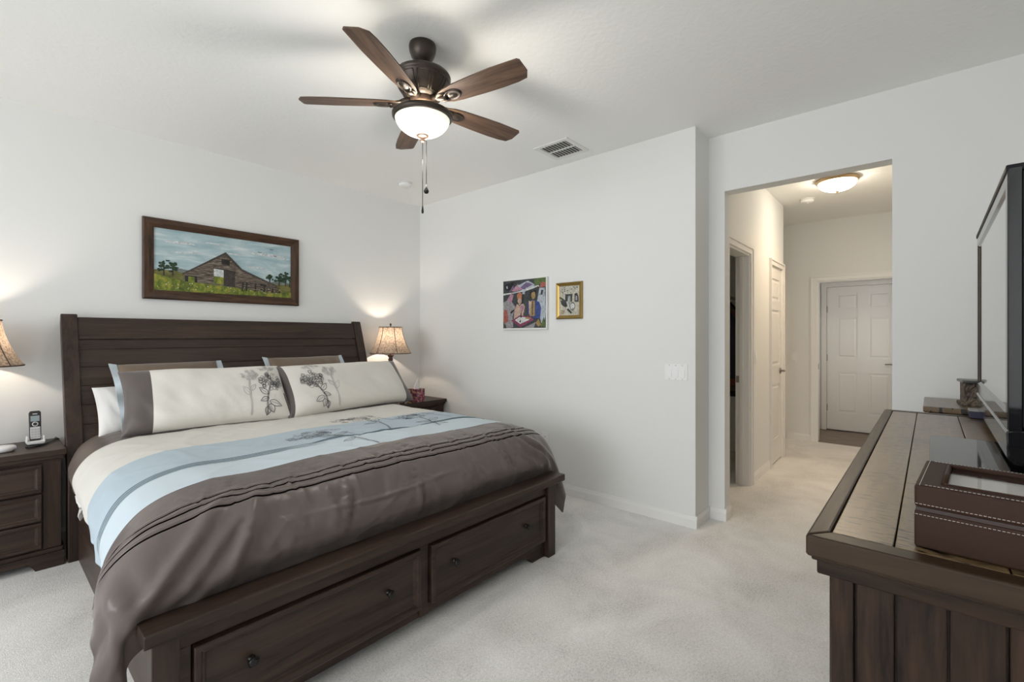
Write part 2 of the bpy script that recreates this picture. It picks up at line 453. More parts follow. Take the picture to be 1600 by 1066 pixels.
# ------------------------------------------------------------------ bed
BED = thing('storage_bed', 'dark espresso wood sleigh bed with plank headboard and two footboard drawers', 'bed', (1.36, 2.9, 0))
# sleigh profile of the headboard, front face (y, z)
HP = [(3.690, 0.0), (3.690, 0.44), (3.715, 0.50), (3.755, 0.60), (3.795, 0.70), (3.845, 0.83), (3.885, 0.95), (3.925, 1.08), (3.965, 1.20), (4.005, 1.32), (4.035, 1.40), (4.050, 1.445)]
def hp(z):
    for (y0, z0), (y1, z1) in zip(HP, HP[1:]):
        if z0 <= z <= z1: return y0+(y1-y0)*(z-z0)/(z1-z0+1e-9)
    return HP[-1][0]
def band(x0, x1, zs, df, db, mb=None):
    """curved slab following the sleigh profile: front offset df, back offset db"""
    mb = mb or MB()
    fr = [(hp(z)+df, z) for z in zs]; bk = [(min(hp(z)+db, 4.128), z) for z in reversed(zs)]
    return mb.prism(fr+bk, 'X', x0, x1)
def zr(a, b, n): return [a+(b-a)*k/n for k in range(n+1)]
for x0, x1 in ((0.348, 0.425), (2.353, 2.43)):
    mb = MB(); zs = [0.0, 0.44, 0.50] + zr(0.56, 1.445, 16)
    fr = [(hp(z), z) for z in zs] + [(4.062, 1.452), (4.085, 1.448)]
    bk = [(min(hp(z)+0.075, 4.122), z) for z in reversed(zs) if z < 1.40 and z >= 0.5] + [(3.80, 0.5), (3.80, 0.0)]
    mb.prism(fr+bk, 'X', x0, x1)
    mb.build('headboard_post', WZ_, BED, bevel=0.004)
mb = band(0.425, 2.353, zr(1.292, 1.432, 6), 0.008, 0.06); mb.build('headboard_rail', WX_, BED, bevel=0.003)
edges = [0.30, 0.42, 0.54, 0.655, 0.77, 0.885, 1.0, 1.115, 1.225, 1.287]
mb = MB()
for a, b in zip(edges, edges[1:]): band(0.425, 2.353, zr(a+0.0025, b-0.0025, 4), 0.016, 0.045, mb)
band(0.425, 2.353, zr(0.28, 1.29, 14), 0.021, 0.04, mb)
mb.build('headboard_panel', WX_, BED, bevel=0.0015)
# side rails (one per side) and the platform between them
mb = MB(); mb.box(0.392, 0.425, 1.72, 3.69, 0.0, 0.40); mb.build('side_rail', WY_, BED, bevel=0.003)
mb = MB(); mb.box(2.285, 2.318, 1.72, 3.69, 0.0, 0.40); mb.build('side_rail', WY_, BED, bevel=0.003)
box('platform', WX_, BED, 0.425, 2.285, 1.78, 3.69, 0.30, 0.37)
# footboard
mb = MB(); mb.prism([(1.622, 0.430), (1.618, 0.436), (1.618, 0.466), (1.622, 0.471), (1.722, 0.471), (1.722, 0.430)], 'X', 0.306, 2.352)
mb.build('footboard_cap', WX_, BED, bevel=0.002)
for a, b in ((0.327, 0.395), (2.215, 2.283)):
    box('leg', WZ_, BED, a, b, 1.640, 1.720, 0.0, 0.430)
mb = MB(); mb.box(0.395, 2.215, 1.662, 1.720, 0.372, 0.430); mb.box(0.395, 0.428, 1.662, 1.715, 0.0, 0.372); mb.box(2.200, 2.215, 1.672, 1.715, 0.0, 0.372)
mb.box(1.291, 1.337, 1.662, 1.715, 0.06, 0.372)
mb.box(0.428, 2.2, 1.675, 1.715, 0.055, 0.10)
mb.prism([(0.428, 0.0), (0.52, 0.0), (0.545, 0.03), (0.60, 0.055), (0.428, 0.055)], 'Y', 1.675, 1.71)
mb.prism([(2.2, 0.0), (2.2, 0.055), (2.02, 0.055), (2.08, 0.03), (2.105, 0.0)], 'Y', 1.675, 1.71)
mb.build('footboard_frame', WX_, BED, bevel=0.002)
def knob(c, d, r=0.017, length=0.03):
    mb = MB()
    mb.lathe([(0.0, 0.0), (r*0.75, 0.0), (r*0.75, 0.003), (r*0.42, 0.006), (r*0.40, length*0.5), (r*0.9, length*0.66), (r, length*0.8), (r*0.8, length*0.95), (r*0.45, length), (0, length)], seg=20)
    R = Vector((0, 0, 1)).rotation_difference(Vector(d)).to_matrix().to_4x4()
    return mb.xform(Matrix.Translation(c) @ R)
def drawer_front(x0, x1, y, z0, z1, fw=0.035, th=0.018):
    """framed drawer front facing -Y: raised moulding round a flat field"""
    mb = MB(); mb.box(x0, x1, y, y+th, z0, z1)
    prof = [(0.0, 0.0), (0.0, -0.013), (fw*0.12, -0.016), (fw*0.5, -0.016), (fw*0.62, -0.010), (fw*0.85, -0.007), (fw, -0.001)]
    def ring(a, d): return [(x0+a, y+d, z0+a), (x1-a, y+d, z0+a), (x1-a, y+d, z1-a), (x0+a, y+d, z1-a)]
    rows = [ring(a, d) for a, d in prof]
    for r0, r1 in zip(rows, rows[1:]):
        for k in range(4):
            j = (k+1) % 4; mb.poly([r0[k], r0[j], r1[j], r1[k]])
    return mb
for (x0, x1, ks) in ((0.428, 1.289, (0.596, 1.125)), (1.339, 2.198, (1.491, 2.028))):
    d = drawer_front(x0+0.004, x1-0.004, 1.660, 0.105, 0.366).build('drawer', WX_, BED)
    for kx in ks: knob((kx, 1.659, 0.243), (0, -1, 0)).build('knob', M_KNOB, d)

# mattress
mb = MB()
def rounded_slab(mb, x0, x1, y0, y1, z0, z1, r, m=0):
    prof = [(r, z0), (r*0.3, z0+r*0.3), (0, z0+r), (0, z1-r), (r*0.3, z1-r*0.3), (r, z1)]
    rows = []
    for a, z in prof:
        row = []
        cr = 0.08
        for cx, cy, a0 in ((x1-cr, y1-cr, 0), (x0+cr, y1-cr, PI/2), (x0+cr, y0+cr, PI), (x1-cr, y0+cr, 3*PI/2)):
            for k in range(7):
                t = a0+PI/2*k/6; row.append((cx+(cr-a)*math.cos(t), cy+(cr-a)*math.sin(t), z))
        rows.append(row)
    b = len(mb.v); n = len(rows[0])
    mb.grid(rows, m, True)
    mb.face(range(b+n-1, b-1, -1), m); mb.face(range(b+(len(rows)-1)*n, b+len(rows)*n), m)
rounded_slab(mb, 0.43, 2.28, 1.80, 3.69, 0.372, 0.672, 0.05)
MT = mb.build('mattress', M_WHITEC, None, loc=(1.36, 2.7, 0.372))
tag(MT, 'white sheeted mattress on the sleigh bed, almost wholly under the striped comforter', 'mattress')
# loose white corner of the sheet peeping out under the comforter's hem
mb = MB()
rows = []
for i in range(7):
    t = i/6; rows.append([(0.345+0.012*math.sin(9*t+s*5)-0.006*s, 3.20-0.16*t+0.02*s, 0.50-0.10*s*(1-abs(2*t-1))-0.015*t) for s in np.linspace(0, 1, 5)])
mb.grid(rows)
o = mb.build('sheet_corner', M_WHITEC, MT); md = o.modifiers.new('cloth', 'SOLIDIFY'); md.thickness = 0.004

# ------------------------------------------------------------------ comforter
# control grid: stations from head to foot, 13 points from the left hem to the right hem
def station(y, zt, lh, ls, lsh, rsh, rs, rh, ye=None, crown=0.012):
    ye = y if ye is None else ye
    xs = [0.55, 0.80, 1.10, 1.38, 1.66, 1.96, 2.22]
    top = [(x, y, zt+crown*(1-((x-1.38)/0.9)**2)) for x in xs]
    return [lh, ls, lsh] + top + [rsh, rs, rh]
ST = [
 (3.78, station(3.76, 0.715, (0.372, 3.66, 0.50), (0.365, 3.68, 0.58), (0.42, 3.72, 0.67), (2.36, 3.72, 0.67), (2.415, 3.70, 0.58), (2.41, 3.70, 0.50))),
 (3.40, station(3.42, 0.735, (0.348, 3.40, 0.50), (0.336, 3.40, 0.595), (0.405, 3.41, 0.69), (2.375, 3.41, 0.69), (2.44, 3.41, 0.57), (2.43, 3.41, 0.44))),
 (3.00, station(3.00, 0.738, (0.338, 2.98, 0.495), (0.330, 2.99, 0.59), (0.40, 3.00, 0.69), (2.385, 3.00, 0.69), (2.45, 3.00, 0.56), (2.44, 3.00, 0.42))),
 (2.68, station(2.68, 0.742, (0.322, 2.58, 0.495), (0.320, 2.62, 0.59), (0.395, 2.66, 0.69), (2.39, 2.68, 0.69), (2.45, 2.68, 0.56), (2.445, 2.68, 0.42))),
 (2.30, station(2.30, 0.742, (0.315, 2.27, 0.435), (0.312, 2.28, 0.565), (0.39, 2.29, 0.69), (2.40, 2.30, 0.69), (2.455, 2.30, 0.56), (2.45, 2.29, 0.42))),
 (2.05, station(2.05, 0.738, (0.308, 2.10, 0.405), (0.302, 2.08, 0.545), (0.388, 2.05, 0.685), (2.40, 2.06, 0.685), (2.46, 2.06, 0.56), (2.455, 2.06, 0.42))),
 (1.83, station(1.86, 0.705, (0.262, 2.00, 0.43), (0.270, 1.93, 0.56), (0.37, 1.875, 0.665), (2.40, 1.885, 0.670), (2.46, 1.90, 0.56), (2.465, 1.93, 0.41))),
 (1.70, station(1.765, 0.625, (0.226, 1.80, 0.45), (0.246, 1.78, 0.52), (0.34, 1.765, 0.595), (2.385, 1.79, 0.60), (2.455, 1.79, 0.52), (2.475, 1.80, 0.37))),
 (1.58, station(1.718, 0.545, (0.220, 1.745, 0.36), (0.245, 1.725, 0.43), (0.305, 1.722, 0.515), (2.370, 1.745, 0.51), (2.43, 1.725, 0.41), (2.475, 1.72, 0.30))),
 (1.48, station(1.748, 0.476, (0.222, 1.735, 0.22), (0.258, 1.715, 0.34), (0.300, 1.735, 0.44), (2.372, 1.745, 0.43), (2.42, 1.725, 0.32), (2.465, 1.71, 0.24))),
 (1.40, station(1.765, 0.430, (0.255, 1.72, 0.06), (0.278, 1.715, 0.24), (0.300, 1.74, 0.37), (2.368, 1.75, 0.36), (2.395, 1.73, 0.26), (2.445, 1.705, 0.19))),
]
def catmull(P, t):
    n = len(P); i = min(int(t), n-2); f = t-i
    p0 = P[max(i-1, 0)] if i > 0 else 2*P[0]-P[1]
    p1, p2 = P[i], P[i+1]
    p3 = P[i+2] if i+2 < n else 2*P[n-1]-P[n-2]
    return 0.5*((2*p1)+(-p0+p2)*f+(2*p0-5*p1+4*p2-p3)*f*f+(-p0+3*p1-3*p2+p3)*f**3)
CT = np.array([s[1] for s in ST]); TV = np.array([s[0] for s in ST])
NU, NV = 230, 420
# evaluate across, then along
us = np.linspace(0, CT.shape[1]-1, NU+1)
tmp = np.array([[catmull(row, u) for u in us] for row in CT])        # stations x NU+1 x 3
vs_ = np.linspace(0, CT.shape[0]-1, NV+1)
G = np.array([catmull(tmp, v) for v in vs_])                            # NV+1 x NU+1 x 3
TT = np.array([float(catmull(TV, v)) for v in vs_])
def vnoise(x, y, seed=0):
    """smooth value noise on arrays"""
    rng = np.random.RandomState(seed); tab = rng.rand(64, 64)
    xi = np.floor(x).astype(int); yi = np.floor(y).astype(int); fx = x-xi; fy = y-yi
    fx = fx*fx*(3-2*fx); fy = fy*fy*(3-2*fy)
    g = lambda a, b: tab[a % 64, b % 64]
    return (g(xi, yi)*(1-fx)+g(xi+1, yi)*fx)*(1-fy)+(g(xi, yi+1)*(1-fx)+g(xi+1, yi+1)*fx)*fy - 0.5
def grid_normals(G):
    du = np.gradient(G, axis=1); dv = np.gradient(G, axis=0)
    n = np.cross(du, dv); n /= np.linalg.norm(n, axis=2, keepdims=True)+1e-9
    return n
Nn = grid_normals(G)
if Nn[NV//2, NU//2, 2] < 0: Nn = -Nn
U = np.repeat(us[None, :], NV+1, 0); T = np.repeat(TT[:, None], NU+1, 1)
Xc = G[..., 0]; Zc = G[..., 2]
side = np.clip((0.66-Zc)/0.2, 0, 1)*((U < 3) | (U > 9))
foot = np.clip((2.0-T)/0.3, 0, 1)*((U > 2.2) & (U < 10.6))
disp = 0.010*vnoise(Xc*4+3, T*4, 1) + 0.0035*vnoise(Xc*12, T*12, 2)
disp += side*0.008*np.sin(T*26+2*vnoise(T*4, U, 3)*4)*np.clip((0.66-Zc)/0.3, 0, 1)
# pulls and puckers down the foot end
pk = vnoise(Xc*16+vnoise(Xc*3, T*6, 4)*2.0, T*2.2, 5)
disp += foot*(0.010*pk + 0.007*vnoise(Xc*7+11, T*9, 6))
rc = random.Random(21)
CRE = [(0.60, 0.020, 0.026, 1.66, 0.16, 0.5), (0.985, 0.012, 0.007, 1.66, 0.09, 0.3), (1.005, -0.012, 0.008, 1.66, 0.09, 0.3), (1.33, 0.012, 0.007, 1.60, 0.08, 0.15), (1.352, -0.012, 0.007, 1.60, 0.08, 0.15),
       (1.42, 0.008, 0.007, 1.60, 0.07, -0.3), (1.70, 0.009, 0.008, 1.70, 0.08, -0.35), (1.96, 0.011, 0.007, 1.68, 0.09, -0.3), (1.98, -0.010, 0.007, 1.68, 0.09, -0.3), (2.12, 0.012, 0.012, 1.66, 0.12, -0.5), (2.21, 0.016, 0.018, 1.66, 0.14, -0.7)]
for k in range(70):
    CRE.append((rc.uniform(0.5, 2.3), rc.choice([-1, 1])*rc.uniform(0.003, 0.0075), rc.uniform(0.004, 0.007), rc.uniform(1.52, 1.98), rc.uniform(0.03, 0.08), rc.uniform(-0.4, 0.4)))
for cx, a, ww, tc_, tl, sl in CRE:
    disp += 1.35*a*np.exp(-((Xc-cx-sl*(T-tc_))/ww)**2)*np.exp(-((T-tc_)/tl)**2)*(Zc > 0.42)
# a long soft crease running across the foot
disp += 0.008*np.exp(-((T-1.69-0.03*np.sin(Xc*4))/0.012)**2)*np.clip(1-np.abs(Xc-1.2)/0.5, 0, 1)
rd = 1-2*np.abs(vnoise(Xc*9+vnoise(Xc*2.5, T*4, 14)*3.0, T*2.6+3, 15))*2
rd2 = 1-2*np.abs(vnoise(Xc*17+vnoise(Xc*4, T*5, 16)*3.0, T*4.5+9, 17))*2
disp += foot*(0.004*np.clip(rd, 0, 1)**4 + 0.003*np.clip(rd2, 0, 1)**4)
disp += 0.004*np.clip(1-np.abs(vnoise(Xc*6+T*3, T*5-Xc*2, 18))*5, 0, 1)**2*(T < 3.3)
# diagonal folds sweeping to the loose corners
for k, (s0, s1) in enumerate(((0.0, 0.028), (0.11, 0.022), (0.2, 0.016))):
    dl = (Xc-0.30-s0)*0.80 - (T-1.55)*0.75
    disp += s1*np.exp(-(dl/0.028)**2)*np.exp(-((Xc-0.42)/0.26)**2)*np.clip((1.95-T)/0.25, 0, 1)
    dl = (2.42-s0-Xc)*0.8 - (T-1.55)*0.75
    disp += s1*0.7*np.exp(-(dl/0.03)**2)*np.exp(-((Xc-2.30)/0.2)**2)*np.clip((1.95-T)/0.25, 0, 1)
disp += np.clip((2.03-T)/0.05, 0, 1)*(np.abs(U-1) < 1.4)*0.0
# three pin tucks
TUCKS = (1.885, 1.843, 1.801)
for tk in TUCKS: disp += 0.0025*np.exp(-((T-tk-0.012)/0.007)**2) - 0.003*np.exp(-((T-tk)/0.005)**2)
disp += 0.011*np.sin((Xc-0.20)*75+T*9)*np.exp(-((Xc-0.25)/0.07)**2)*np.clip((1.80-T)/0.12, 0, 1)*np.clip((T-1.40)/0.05, 0, 1)
disp *= np.where((Xc < 0.42) | (Xc > 2.33), np.clip((T-1.46)/0.16, 0.05, 1), 1.0)
G2 = G + Nn*(disp+0.011)[..., None]
def comforter_mat():
    m = mat('striped_comforter_satin', (0.5, 0.5, 0.5), 0.6, spec=0.3, sheen=0.15); nt, N, L, b = nodes_of(m)
    tc = N.new('ShaderNodeTexCoord'); sp = N.new('ShaderNodeSeparateXYZ'); L.new(tc.outputs['UV'], sp.inputs[0])
    y = sp.outputs['Y']; x = sp.outputs['X']
    P = lambda t: (3.80-t)/2.6        # cloth coordinate to 0..1 from the head
    cream, blue, blue2 = (0.64, 0.62, 0.575), (0.40, 0.485, 0.55), (0.52, 0.60, 0.655)
    brown, dark, teal, head = (0.122, 0.098, 0.092), (0.004, 0.003, 0.003), (0.10, 0.17, 0.21), (0.075, 0.052, 0.040)
    def rgb(c):
        q = N.new('ShaderNodeRGB'); q.outputs[0].default_value = (*c, 1); return q.outputs[0]
    def mixc(f, a, c):
        q = N.new('ShaderNodeMix'); q.data_type = 'RGBA'; L.new(f, q.inputs['Factor']); L.new(a, q.inputs['A']); q.inputs['B'].default_value = (*c, 1); return q.outputs['Result']
    c = rgb(head)
    for t, cc in ((3.22, cream), (2.70, blue), (2.312, blue2), (2.06, brown)):
        c = mixc(mathn(N, L, 'GREATER_THAN', y, P(t)), c, cc)
    msum = None
    for tk in TUCKS:
        k = mathn(N, L, 'LESS_THAN', mathn(N, L, 'ABSOLUTE', mathn(N, L, 'SUBTRACT', y, P(tk))), 0.0038/2.6)
        c = mixc(k, c, dark); msum = k if msum is None else mathn(N, L, 'ADD', msum, k)
    L.new(c, b.inputs['Base Color'])
    inv = mathn(N, L, 'SUBTRACT', 1.0, msum)
    L.new(mathn(N, L, 'MULTIPLY', inv, 0.32), b.inputs['Specular IOR Level']); L.new(mathn(N, L, 'MULTIPLY', inv, 0.10), b.inputs['Sheen Weight'])
    rg = ramp(N, L, y, [(0, (0.45,)*3), (P(3.22), (0.75,)*3), (P(2.06), (0.31,)*3)], 'CONSTANT')
    L.new(rg, b.inputs['Roughness'])
    v = tex_coord(N, L)
    n1 = bump(N, L, b, noise(N, L, v, 260, 2, 0.5), 0.08, 0.0012)
    bump(N, L, b, noise(N, L, v, 16, 3, 0.5, 0.3), 0.10, 0.02, n1)
    return m
mb = MB(); mb.grid([[tuple(p) for p in r] for r in G2])
mb.f = [q[::-1] for q in mb.f]      # faces look outwards
uvs = [(us[j]/(len(CT[0])-1), (3.80-TT[i])/2.6) for i in range(NV+1) for j in range(NU+1)]
# embroidery and the woven teal lines, laid on the cloth
FLAT = G2.reshape(-1, 3); FN = Nn.reshape(-1, 3)
topmask = (U > 1.9) & (U < 10.1) & (T > 2.0) & (T < 3.3)
TI = np.nonzero(topmask.ravel())[0]; TP = FLAT[TI]
def on_top(x, y, lift=0.003):
    d = (TP[:, 0]-x)**2 + (TP[:, 1]-y)**2
    k = np.argpartition(d, 6)[:6]; wgt = 1/(d[k]+1e-6); wgt /= wgt.sum()
    z = (TP[k, 2]*wgt).sum(); n = (FN[TI[k]]*wgt[:, None]).sum(0)
    return Vector((x, y, z)) + Vector(n)*lift
def ribbon(mb, pts2, width, mapf, m):
    P = [Vector((pts2[0][0], pts2[0][1]))]
    for a, b in zip(pts2, pts2[1:]):
        a, b = Vector((a[0], a[1])), Vector((b[0], b[1])); k = max(1, int((b-a).length/0.012))
        P += [a.lerp(b, (q+1)/k) for q in range(k)]
    n = len(P)
    if n < 2: return
    closed = (P[0]-P[-1]).length < 1e-6
    L_, R_ = [], []
    for i in range(n):
        a = P[i-1] if i > 0 else (P[-2] if closed else P[0]); b = P[i+1] if i < n-1 else (P[1] if closed else P[-1])
        t = (b-a); t = t/(t.length+1e-9); nn = Vector((-t.y, t.x))
        ww = width(i/(n-1)) if callable(width) else width
        L_.append(mapf(*(P[i]+nn*ww/2))); R_.append(mapf(*(P[i]-nn*ww/2)))
    i0 = len(mb.f)
    mb.grid([L_, R_], m, sm=True)
def flower(rng, head=(0.0, 0.0), rx=0.075, ry=0.05, stem=((0, -0.05), (0.01, -0.14), (0.03, -0.24)), leaves=(), npet=46, pr=0.008):
    """strokes of a hydrangea-like flower head with stem and leaf outlines (metres)"""
    out = []
    for k in range(npet):
        a = rng.uniform(0, 2*PI); r = math.sqrt(rng.uniform(0, 1))
        cx, cy = head[0]+rx*r*math.cos(a), head[1]+ry*r*math.sin(a)
        q = pr*rng.uniform(0.7, 1.3)
        out.append(([(cx+q*math.cos(t)*(1+0.25*math.sin(3*t+a)), cy+q*math.sin(t)) for t in np.linspace(0, 2*PI, 9)], 0.0022))
    out.append((list(stem), 0.0032)); 
    if len(stem) > 1: out.append(([(p[0]+0.007, p[1]) for p in stem], 0.003))
    for (lx, ly, ln, ang, wd) in leaves:
        c, s = math.cos(ang), math.sin(ang)
        o1 = []
        for t in np.linspace(0, 1, 9): o1.append((ln*t, wd*math.sin(PI*t**0.8)))
        for t in np.linspace(1, 0, 9)[1:]: o1.append((ln*t, -wd*math.sin(PI*t**0.8)))
        out.append(([(lx+c*a-s*b, ly+s*a+c*b) for a, b in o1], 0.0036))
        out.append(([(lx+c*ln*t, ly+s*ln*t) for t in (0.1, 0.5, 0.85)], 0.002))
    return out
rng = random.Random(3)
def emb(strokes, mapf, m, mb, scale=1.0):
    for pts, wd in strokes: ribbon(mb, pts, wd*scale, mapf, m)
TEALM = mat('teal_weave', (0.105, 0.175, 0.215), 0.7)
# duvet flowers lie with stems running to the foot and right
for hx, hy, srx, stm, lv in (
    (1.18, 2.49, 0.115, [(1.25, 2.42), (1.33, 2.30), (1.345, 2.20), (1.338, 2.06)], [(1.27, 2.37, 0.12, 0.5, 0.022), (1.29, 2.36, 0.13, 2.6, 0.02), (1.33, 2.27, 0.10, 3.6, 0.018)]),
    (1.60, 2.78, 0.125, [(1.66, 2.70), (1.675, 2.58), (1.63, 2.42), (1.585, 2.31)], [(1.67, 2.62, 0.13, 0.9, 0.026), (1.66, 2.58, 0.12, 3.5, 0.02)]),
    (1.93, 2.60, 0.11, [(1.95, 2.53), (1.93, 2.42), (1.90, 2.33), (1.875, 2.22)], [(1.93, 2.38, 0.12, 0.5, 0.024), (1.92, 2.36, 0.10, 2.8, 0.02), (1.90, 2.32, 0.10, 5.4, 0.02)])):
    emb(flower(rng, (hx, hy), srx, 0.075, stm, lv, 34, 0.017), lambda a, b: on_top(a, b), 1, mb, 0.8)
    emb(flower(rng, (hx+0.14, hy+0.03), 0.09, 0.05, [(hx+0.17, hy-0.04), (hx+0.19, hy-0.2)], [], 12, 0.016), lambda a, b: on_top(a, b, 0.0025), 2, mb, 0.8)
nside = len(mb.v)
def t_index(t): return int(np.argmin(np.abs(TT-t)))
def teal_line(t0, u0, u1, wmax, taper0, taper1):
    """a woven line across the cloth at coordinate t0 between across-parameters u0..u1"""
    js = [j for j in range(NU+1) if u0 <= us[j] <= u1]
    rows = [[], []]
    for k, j in enumerate(js):
        f = k/(len(js)-1); wv = wmax*(min(1, f/taper0) if taper0 else 1)*(min(1, (1-f)/taper1) if taper1 else 1)+0.001
        bend = 0.03*math.sin(f*PI)
        for q, sg in ((0, 1), (1, -1)):
            t = t0+bend+sg*wv/2
            x = np.interp(-t, -TT, np.arange(len(TT))); i = int(min(max(math.floor(x), 0), NV-1)); fr = x-i
            p = G2[i, j]*(1-fr)+G2[i+1, j]*fr; n = Nn[i, j]
            rows[q].append(tuple(p+n*0.0025))
    mb.grid(rows, 3)
for dt in (0.0, 0.024, 0.046): teal_line(2.315-dt, 0.55, 5.3, 0.0055, 0.05, 0.15)
teal_line(2.315, 5.0, 6.1, 0.022, 0.4, 0.4)
teal_line(2.300, 5.9, 7.3, 0.026, 0.5, 0.3); teal_line(2.305, 7.2, 10.4, 0.034, 0.5, 0.4)
mb.uv = uvs + [(0.5, 0.3)]*(len(mb.v)-len(uvs))
DV = mb.build('comforter', [comforter_mat(), M_THREAD, mat('grey_thread', (0.28, 0.28, 0.30), 0.7), TEALM], None, loc=(1.36, 2.6, 0.70))
md = DV.modifiers.new('loft', 'SOLIDIFY'); md.thickness = 0.016; md.offset = -1
vg = DV.vertex_groups.new(name='cloth'); vg.add(list(range(len(uvs))), 1.0, 'REPLACE'); md.vertex_group = 'cloth'; md.thickness_vertex_group = 0.02
tag(DV, 'comforter in cream, pale blue and taupe stripes with embroidered flowers, draped over the sleigh bed', 'comforter')

# ------------------------------------------------------------------ pillows
def wn(x, y): return float(vnoise(np.array([x+40.0]), np.array([y+40.0]), 9)[0])
def pillow_fn(width, height, thick, pinch=0.05, px=4.0, sag=0.0, seed=0, wr=0.006, taper=0.0, taper_l=0.0):
    def f(u, v, side=1):
        e = max(0.0, (1-abs(u)**px))*max(0.0, (1-abs(v)**px*0.999))
        x = width/2*u*(1-pinch*(1-v*v)*abs(u)**3)*(1-(taper if u > 0 else taper_l)*(v+1)/2*abs(u))
        y = height/2*v*(1-pinch*1.2*(1-u*u)*abs(v)**3)
        n = wr*2.2*(2.2*wn(u*2.2+seed*3.7, v*1.2+seed)+1.3*wn(u*7+1.5*v+seed*5, v*1.6+7)*(0.35+0.65*(1-v)/2)+0.6*wn(u*15+4*v, v*2.5+seed*2)*(1-v)/2)
        z = side*(thick/2*e**0.5+n*e**0.5) + sag*(1-u*u)*0
        return Vector((x, y, z))
    return f
def pillow(name, label, bl, br, lean_dy, hgt, thick, mats, sel, group=None, fn_args={}, flange=0.0, width=None, strokes=(), flange_mat=1):
    """bl, br: bottom corners; leans back by lean_dy over its height"""
    bl, br = Vector(bl), Vector(br)
    ex = (br-bl); width = width or ex.length; ex.normalize()
    up = Vector((0, 0, 1)); back = up.cross(ex).normalized()
    if back.y < 0: back = -back
    ey = (up*math.sqrt(max(hgt**2-lean_dy**2, 0.01)) + back*lean_dy).normalized()
    ez = ex.cross(ey).normalized()
    if ez.y > 0: ez = -ez
    c = (bl+br)/2 + ey*hgt/2
    f = pillow_fn(width, hgt, thick, **fn_args)
    nu, nv = 64, 40
    mb = MB()
    W = lambda p: c + ex*p.x + ey*p.y + ez*p.z
    mu = lambda k, n: math.sin((k/n-0.5)*PI)*0.35 + (k/n*2-1)*0.65
    for side in (1, -1):
        rows = [[W(f(mu(i, nu), mu(j, nv), side)) for i in range(nu+1)] for j in range(nv+1)]
        mb.grid(rows, lambda j, i: sel((mu(i, nu)+mu(i+1, nu))/2, (mu(j, nv)+mu(j+1, nv))/2))
    if flange:
        for u in (-1, 1):
            ring, ring2 = [], []
            for k in range(31):
                v = -1+2*k/30
                p = f(u*0.999, v*0.999, 1); p.z = 0.004
                q = Vector((p.x+u*flange*(1+0.15*math.sin(k*0.5)), p.y+0.25*flange*v**3, 0.012*math.sin(k*0.55+u)+0.004))
                ring.append(W(p)); ring2.append(W(q))
            mb.grid([ring, ring2], flange_mat)
            mb.grid([ring2, [p-ez*0.006 for p in ring2], [p-ez*0.008 for p in ring]], flange_mat)
    for ss, m, sc in strokes:
        def mp(a, b):
            u = max(-0.985, min(0.985, a/(width/2))); v = max(-0.97, min(0.985, b/(hgt/2)))
            p = f(u, v, 1); p.z += 0.0025
            return W(p)
        emb(ss, mp, m, mb, sc)
    o = mb.build(name, mats, None, loc=tuple(c))
    tag(o, label, 'pillow', group)
    return o
PGRP = None
# plain white sleeping pillow peeping out at the far left
pillow('pillow', 'white pillow peeping out at the left end, behind the brown-backed shams', (0.475, 3.66, 0.70), (0.98, 3.70, 0.71), 0.15, 0.33, 0.13, [M_WHITEC], lambda u, v: 0, fn_args=dict(seed=1))
# taupe square shams with pale flanges
sham_mats = [M_OLIVE, M_BLUEC]
pillow('pillow', 'brown satin pillow with pale blue flange, behind the left cream sham', (0.60, 3.52, 0.715), (1.165, 3.58, 0.715), 0.25, 0.485, 0.15, sham_mats, lambda u, v: 0, fn_args=dict(seed=2, wr=0.003, pinch=0.03), flange=0.035)
pillow('pillow', 'brown satin pillow with pale blue flange, behind the right cream sham', (1.49, 3.55, 0.715), (2.10, 3.60, 0.715), 0.23, 0.485, 0.15, sham_mats, lambda u, v: 0, fn_args=dict(seed=3, wr=0.003, pinch=0.03), flange=0.035)
# king shams: cream with taupe ends and embroidered flowers
rng = random.Random(11)
def sham_flowers(x0, flip, ox):
    s = []
    fl = lambda pts: [(x0+flip*a, b) for a, b in pts]
    main = flower(rng, (0.0, 0.045), 0.082, 0.062, [(0.012, 0.02), (0.035, -0.03), (0.058, -0.085), (0.07, -0.16), (0.068, -0.185)], [(0.045, -0.05, 0.075, 0.75, 0.019), (0.05, -0.075, 0.06, -0.35, 0.016), (0.05, -0.10, 0.085, 3.55, 0.021), (0.055, -0.12, 0.06, 4.3, 0.02), (0.062, -0.135, 0.055, 5.0, 0.018)], 70, 0.0115)
    pale = flower(rng, (0.0, 0.10), 0.055, 0.038, [(0, 0.07), (0.012, 0.0), (0.012, -0.08), (0.018, -0.18)], [(0.012, -0.05, 0.075, 1.0, 0.017), (0.012, -0.02, 0.06, 2.3, 0.013)], 40, 0.008)
    top = flower(rng, (0.02, 0.155), 0.07, 0.02, [(0.0, 0.14), (0.012, 0.11)], [], 26, 0.008)
    s.append(([(fl(p), w_) for p, w_ in main], 2, 1.0))
    s.append(([([(x0+flip*(ox+a), b) for a, b in p], w_) for p, w_ in pale], 3, 0.9))
    s.append(([(fl(p), w_) for p, w_ in top], 3, 0.9))
    return s
king = [M_CREAM, M_TAUPE, M_THREAD, M_THREAD_L]
pillow('pillow', 'cream sham with one wide taupe end and flower embroidery, left of the two front pillows', (0.515, 3.27, 0.755), (1.425, 3.185, 0.755), 0.21, 0.405, 0.20, king,
       lambda u, v: 1 if u < -0.71 or (u > 0.965-0.05*(v < -0.2)) else 0, fn_args=dict(seed=4, pinch=0.05, taper=0.10), strokes=sham_flowers(0.345, -1, 0.145))
